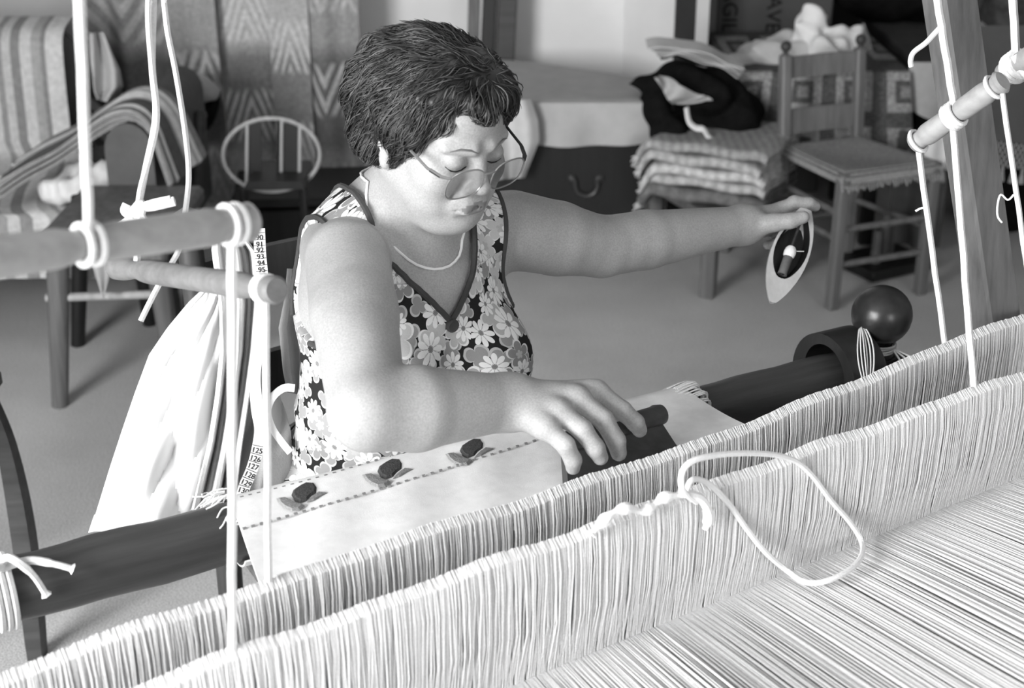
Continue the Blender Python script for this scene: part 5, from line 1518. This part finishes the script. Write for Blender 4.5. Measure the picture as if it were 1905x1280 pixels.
# big carton behind, lettered
MAT['carton'] = plain('carton', .33, .08, 6, .85, .2, 60, .1); MAT['carton_edge'] = plain('carton_edge', .46, .08, 6, .85)
ctn = thing('cardboard_box', (.95, 5.4, 0), 'large dark cardboard box with black lettering beside the wall corner', 'box')
c0_, c1_ = ony(1332, 60, 5.22).x, ony(1546, 60, 5.22).x
MB().box(((c0_ + c1_) / 2, 5.47, .60), (c1_ - c0_, .50, 1.2), None, .006).build('carton', MAT['carton'], ctn, smooth=False)
MB().box((c0_ - .022, 5.45, .60), (.04, .48, 1.2), None, .004).build('carton_flap', MAT['carton_edge'], ctn, smooth=False)
text_mesh('FRAGILE', 'lettering', .075, frame(ony(1358, 8, 5.214), (0, 0, -1), (1, 0, 0)), MAT['ink'], ctn)
text_mesh('GRAVE', 'lettering', .075, frame(ony(1440, 0, 5.214), (0, 0, -1), (1, 0, 0)), MAT['ink'], ctn)

# rush-seated chair
MAT['chair_wood'] = wood('chair_wood', .44, 2, .25)
rc2 = thing('rush_chair', (1.03, 4.25, 0), 'low wooden chair with woven rush seat and ball-topped back posts', 'chair')
cFL, cFR, cBL, cBR = Vector((.964, 4.06, 0)), Vector((1.262, 4.185, 0)), Vector((.842, 4.36, 0)), Vector((1.09, 4.46, 0))
for p, h_ in ((cFL, .425), (cFR, .425)): MB().bar(p, p + Z * h_, .036, .036, up=(.38, -.92, 0), bevel=.006).build('front_leg', MAT['chair_wood'], rc2, smooth=False)
for p in (cBL, cBR):
    tp_ = p + Vector((-.012, .03, .70)); MB().bar(p, p + Z * .4, .034, .034, up=(.38, -.92, 0), bevel=.006).build('back_post', MAT['chair_wood'], rc2, smooth=False)
    MB().bar(p + Z * .4, tp_, .034, .034, up=(.38, -.92, 0), bevel=.006).build('back_post', MAT['chair_wood'], rc2, smooth=False)
    MB().lathe(tp_, Z, [(.009, 0), (.008, .008), (.014, .014), (.017, .024), (.014, .034), (.006, .040), (.001, .041)], 14).build('post_finial', MAT['wood_dark'], rc2)
for (z0, z1) in ((.625, .69), (.455, .53)):
    MB().sheet(lambda u, v: lerp(cBL, cBR, u) + Vector((-.012, .03, 0)) * ((lerp(z0, z1, v) - .4) / .3 if True else 0) + Vector((.38, -.92, 0)) * (-.012 * math.sin(math.pi * u)) + Z * lerp(z0, z1, v), 12, 3, .014).build('back_rail', MAT['chair_wood'], rc2, angle=30)
for (a, b, z) in ((cFL, cFR, .25), (cFL, cFR, .14), (cFL, cBL, .22), (cFL, cBL, .30), (cFR, cBR, .22), (cBL, cBR, .18)):
    MB().cyl(a + Z * z, b + Z * z, .010, .010, 10).build('stretcher', MAT['chair_wood'], rc2)
def rush():
    t = NT('rush'); uv = t.xyz(t.coord('UV'))
    a = t.math('SUBTRACT', uv[0], .5); b = t.math('SUBTRACT', uv[1], .5)
    m = t.math('MAXIMUM', t.math('ABSOLUTE', a), t.math('ABSOLUTE', b))
    s = t.math('SINE', t.math('MULTIPLY', m, 190)); col = t.math('MULTIPLY', t.ramp(s, lin(.50), lin(.72), -.6, .6), t.ramp(t.noise(t.coord(), 120, 3), .75, 1.2))
    t.bump(s, .6, .004); return t.out(col, .85)
MAT['rush'] = rush()
def seat_pt(u, v):
    p = lerp(lerp(cFL, cFR, u), lerp(cBL, cBR, u), v); c = (cFL + cFR + cBL + cBR) / 4
    p = c + (p - c) * 1.10; e = max(abs(u - .5), abs(v - .5)) * 2
    return Vector((p.x, p.y, .415 - .018 * math.sin(math.pi * u) * math.sin(math.pi * v) - .012 * max(0, e - .9) * 10))
MB().sheet(seat_pt, 30, 30, .03).build('rush_seat', MAT['rush'], rc2)
mb = MB()
for k in range(34):
    e = seat_pt(k / 33, 0) - Z * .012; mb.tube([e, e + Vector((.38, -.92, 0)) * .006 - Z * random.uniform(.008, .022)], .002, 4)
tag(mb.build('rush_ends', MAT['rush'], rc2), kind='stuff')
# yarn stand under the chair
ys = thing('wooden_stand', (1.20, 4.52, 0), 'dark board with upright pegs on the floor under the rush chair', 'stand')
sp0 = onz(1640, 500, 0); RS = rotz(.5)
MB().box(sp0 + Z * .025, (.26, .20, .035), RS, .006).build('base_board', MAT['wood_black'], ys)
for (dx, dy, h_) in ((-.06, -.03, .15), (.0, .0, .20), (.05, .03, .17)):
    p = sp0 + RS @ Vector((dx, dy, 0)); MB().tube([p + Z * .03, p + Z * h_], [.017, .014], 10).build('peg', MAT['wood_mid'], ys)
# long table at the right with cloth, and fringed blanket
LTX0, LTX1, LTY0, LTY1, LTZ = 1.30, 2.35, 4.62, 5.5, .62
lt = thing('long_table', (1.8, 5.0, 0), 'long table at the dark alcove under pale and grey cloths', 'table')
MB().box(((LTX0 + LTX1) / 2, (LTY0 + LTY1) / 2, LTZ - .02), (LTX1 - LTX0, LTY1 - LTY0, .035), None, .005).build('table_top', MAT['wood_dark'], lt)
for x in (LTX0 + .05, LTX1 - .05):
    for y in (LTY0 + .06, LTY1 - .06): MB().bar((x, y, 0), (x, y, LTZ - .03), .05, .05, up=(0, 1, 0)).build('leg', MAT['wood_black'], lt, smooth=False)
MAT['dull_cloth'] = plain('dull_cloth', .34, .1, 10, .95, .4, 150, .05)
lc2 = thing('table_cover', (1.8, LTY0, LTZ), 'dark grey cover lying flat on the long table', 'cloth')
MB().sheet(lambda u, v: Vector((lerp(LTX0, LTX1, u), lerp(LTY1, LTY0 - .004, v), LTZ + .003 + .003 * math.sin(u * 20) * math.sin(v * 9))), 30, 20, .005).build('cover_sheet', MAT['dull_cloth'], lc2)
pl = thing('pale_tablecloth', (1.45, LTY0, LTZ), 'pale cloth hanging from the front of the long table beside the upright', 'cloth')
def plc(u, v):
    x = lerp(LTX0 - .03, 1.62, u); bot = .24 - .10 * (1 - u)
    return Vector((x, LTY0 - .015 - .014 * math.sin(u * 9) * v, LTZ + .008 - (bot + .02 * math.sin(u * 7)) * v))
MB().sheet(plc, 36, 20, .005).build('cloth_sheet', MAT['towel'], pl)
fb = thing('fringed_blanket', (1.62, 4.25, .3), 'grey blanket with a knotted net fringe hung beside the pale cloth', 'blanket')
FY = 4.30
bx0, bx1 = ony(1752, 240, FY).x, ony(1960, 240, FY).x
bz0, bz1 = ony(1850, 265, FY).z, ony(1850, 60, FY).z
def blk(u, v):
    return Vector((lerp(bx0, bx1, u) + .02 * v, FY + .10 * (1 - v) - .02 * math.sin(u * 11) * v, lerp(bz1, bz0, v)))
MB().sheet(blk, 40, 24, .008).build('blanket_sheet', MAT['dull_cloth'], fb)
MAT['fringe'] = plain('fringe_yarn', .62, .15, 80, .95)
mbn = MB(); nfr = 26; rows = 6
for i in range(nfr):
    for j in range(rows):
        x0_ = (i + (j % 2) * .5) / nfr; z_ = bz0 - .013 * j; pa = blk(min(x0_, 1), 1)
        for sg in (-.5, .5):
            pb2 = blk(min(max(x0_ + sg / nfr, 0), 1), 1)
            mbn.tube([Vector((pa.x, pa.y - .004, z_)), Vector((pb2.x, pb2.y - .004, z_ - .013))], .0022, 4, caps=False)
tag(mbn.build('net_fringe', MAT['fringe'], fb), kind='stuff')
for i in range(0, nfr, 2):
    pa = blk(i / nfr, 1); z_ = bz0 - .013 * rows
    MB().lathe((pa.x, pa.y - .004, z_), (0, 0, -1), [(.003, 0), (.006, .006), (.004, .010), (.008, .03), (.010, .045)], 8).build('tassel', MAT['fringe'], fb)
cn_ = thing('white_napkin', ony(1740, 300, 4.28), 'white cloth corner tucked under the blanket beside the chair seat', 'cloth')
Ln = [(1735, 225), (1726, 260), (1718, 290), (1745, 308)]; Rn = [(1772, 225), (1778, 260), (1782, 300), (1764, 318)]
MB().sheet(lambda u, v: ony(lerp(along(Ln, v)[0], along(Rn, v)[0], u), lerp(along(Ln, v)[1], along(Rn, v)[1], u), 4.24 - .015 * math.sin(u * 8)), 16, 16, .005).build('cloth_sheet', MAT['white_cloth'], cn_)
gd = thing('grey_drape', ony(1700, 480, 4.5), 'grey cloth drape hanging to the floor behind the rush chair leg', 'cloth')
gx0, gx1 = ony(1655, 400, 4.55).x, ony(1748, 400, 4.55).x
folds((gx0, 4.56, 0), (gx1, 4.52, 0), .03, .42, 2.0, .012, .006, .4, 30, 14).build('drape_sheet', MAT['dull_cloth'], gd)
bb = thing('black_sack', ony(1880, 440, 4.2), 'black sack standing on the floor under the fringed blanket', 'sack')
s_c = onz(1885, 452, 0)
lumps('sack_body', [((s_c.x, s_c.y + .14, .12), (.13, .11, .13)), ((s_c.x + .03, s_c.y + .15, .24), (.10, .09, .10))], MAT['black_fur'], bb, .009, .006, .04, (20, 50), 11)
# things on the long table in the dark
MAT['dim_fabric'] = plain('dim_fabric', .30, .5, 25, .95, .6, 60, .05)
for (px, py, Y, r, lab, mt, sd_) in ((1640, 40, 5.3, (.20, .12, .10), 'dark heap of folded fabric in the back of the alcove', 'black_fur', 12), (1800, 40, 5.2, (.16, .12, .09), 'dim mottled fabric heap on the long table behind the upright', 'dim_fabric', 13), (1885, 60, 5.0, (.12, .12, .10), 'mottled patterned fabric bundle at the end of the long table', 'dim_fabric', 14)):
    c = ony(px, py, Y); hp2 = thing('fabric_heap', tuple(c), lab, 'fabric'); c.z = LTZ + r[2] + .012
    lumps('heap', [(tuple(c), r), ((c.x + .1, c.y - .02, c.z - .01), (r[0] * .7, r[1] * .8, r[2] * .8))], MAT[mt], hp2, .01, .010, .05, (20, 60), sd_)
fo = thing('folded_shawl', onz(1850, 66, LTZ + .01), 'small folded pale shawl lying on the dark table cover', 'shawl')
f0 = onz(1845, 62, LTZ + .01)
lumps('shawl_fold', [((f0.x, f0.y, LTZ + .02), (.075, .06, .018)), ((f0.x - .03, f0.y + .02, LTZ + .032), (.04, .04, .016))], MAT['grey_cloth'], fo, .006, .004, .01, (40, 90), 15)
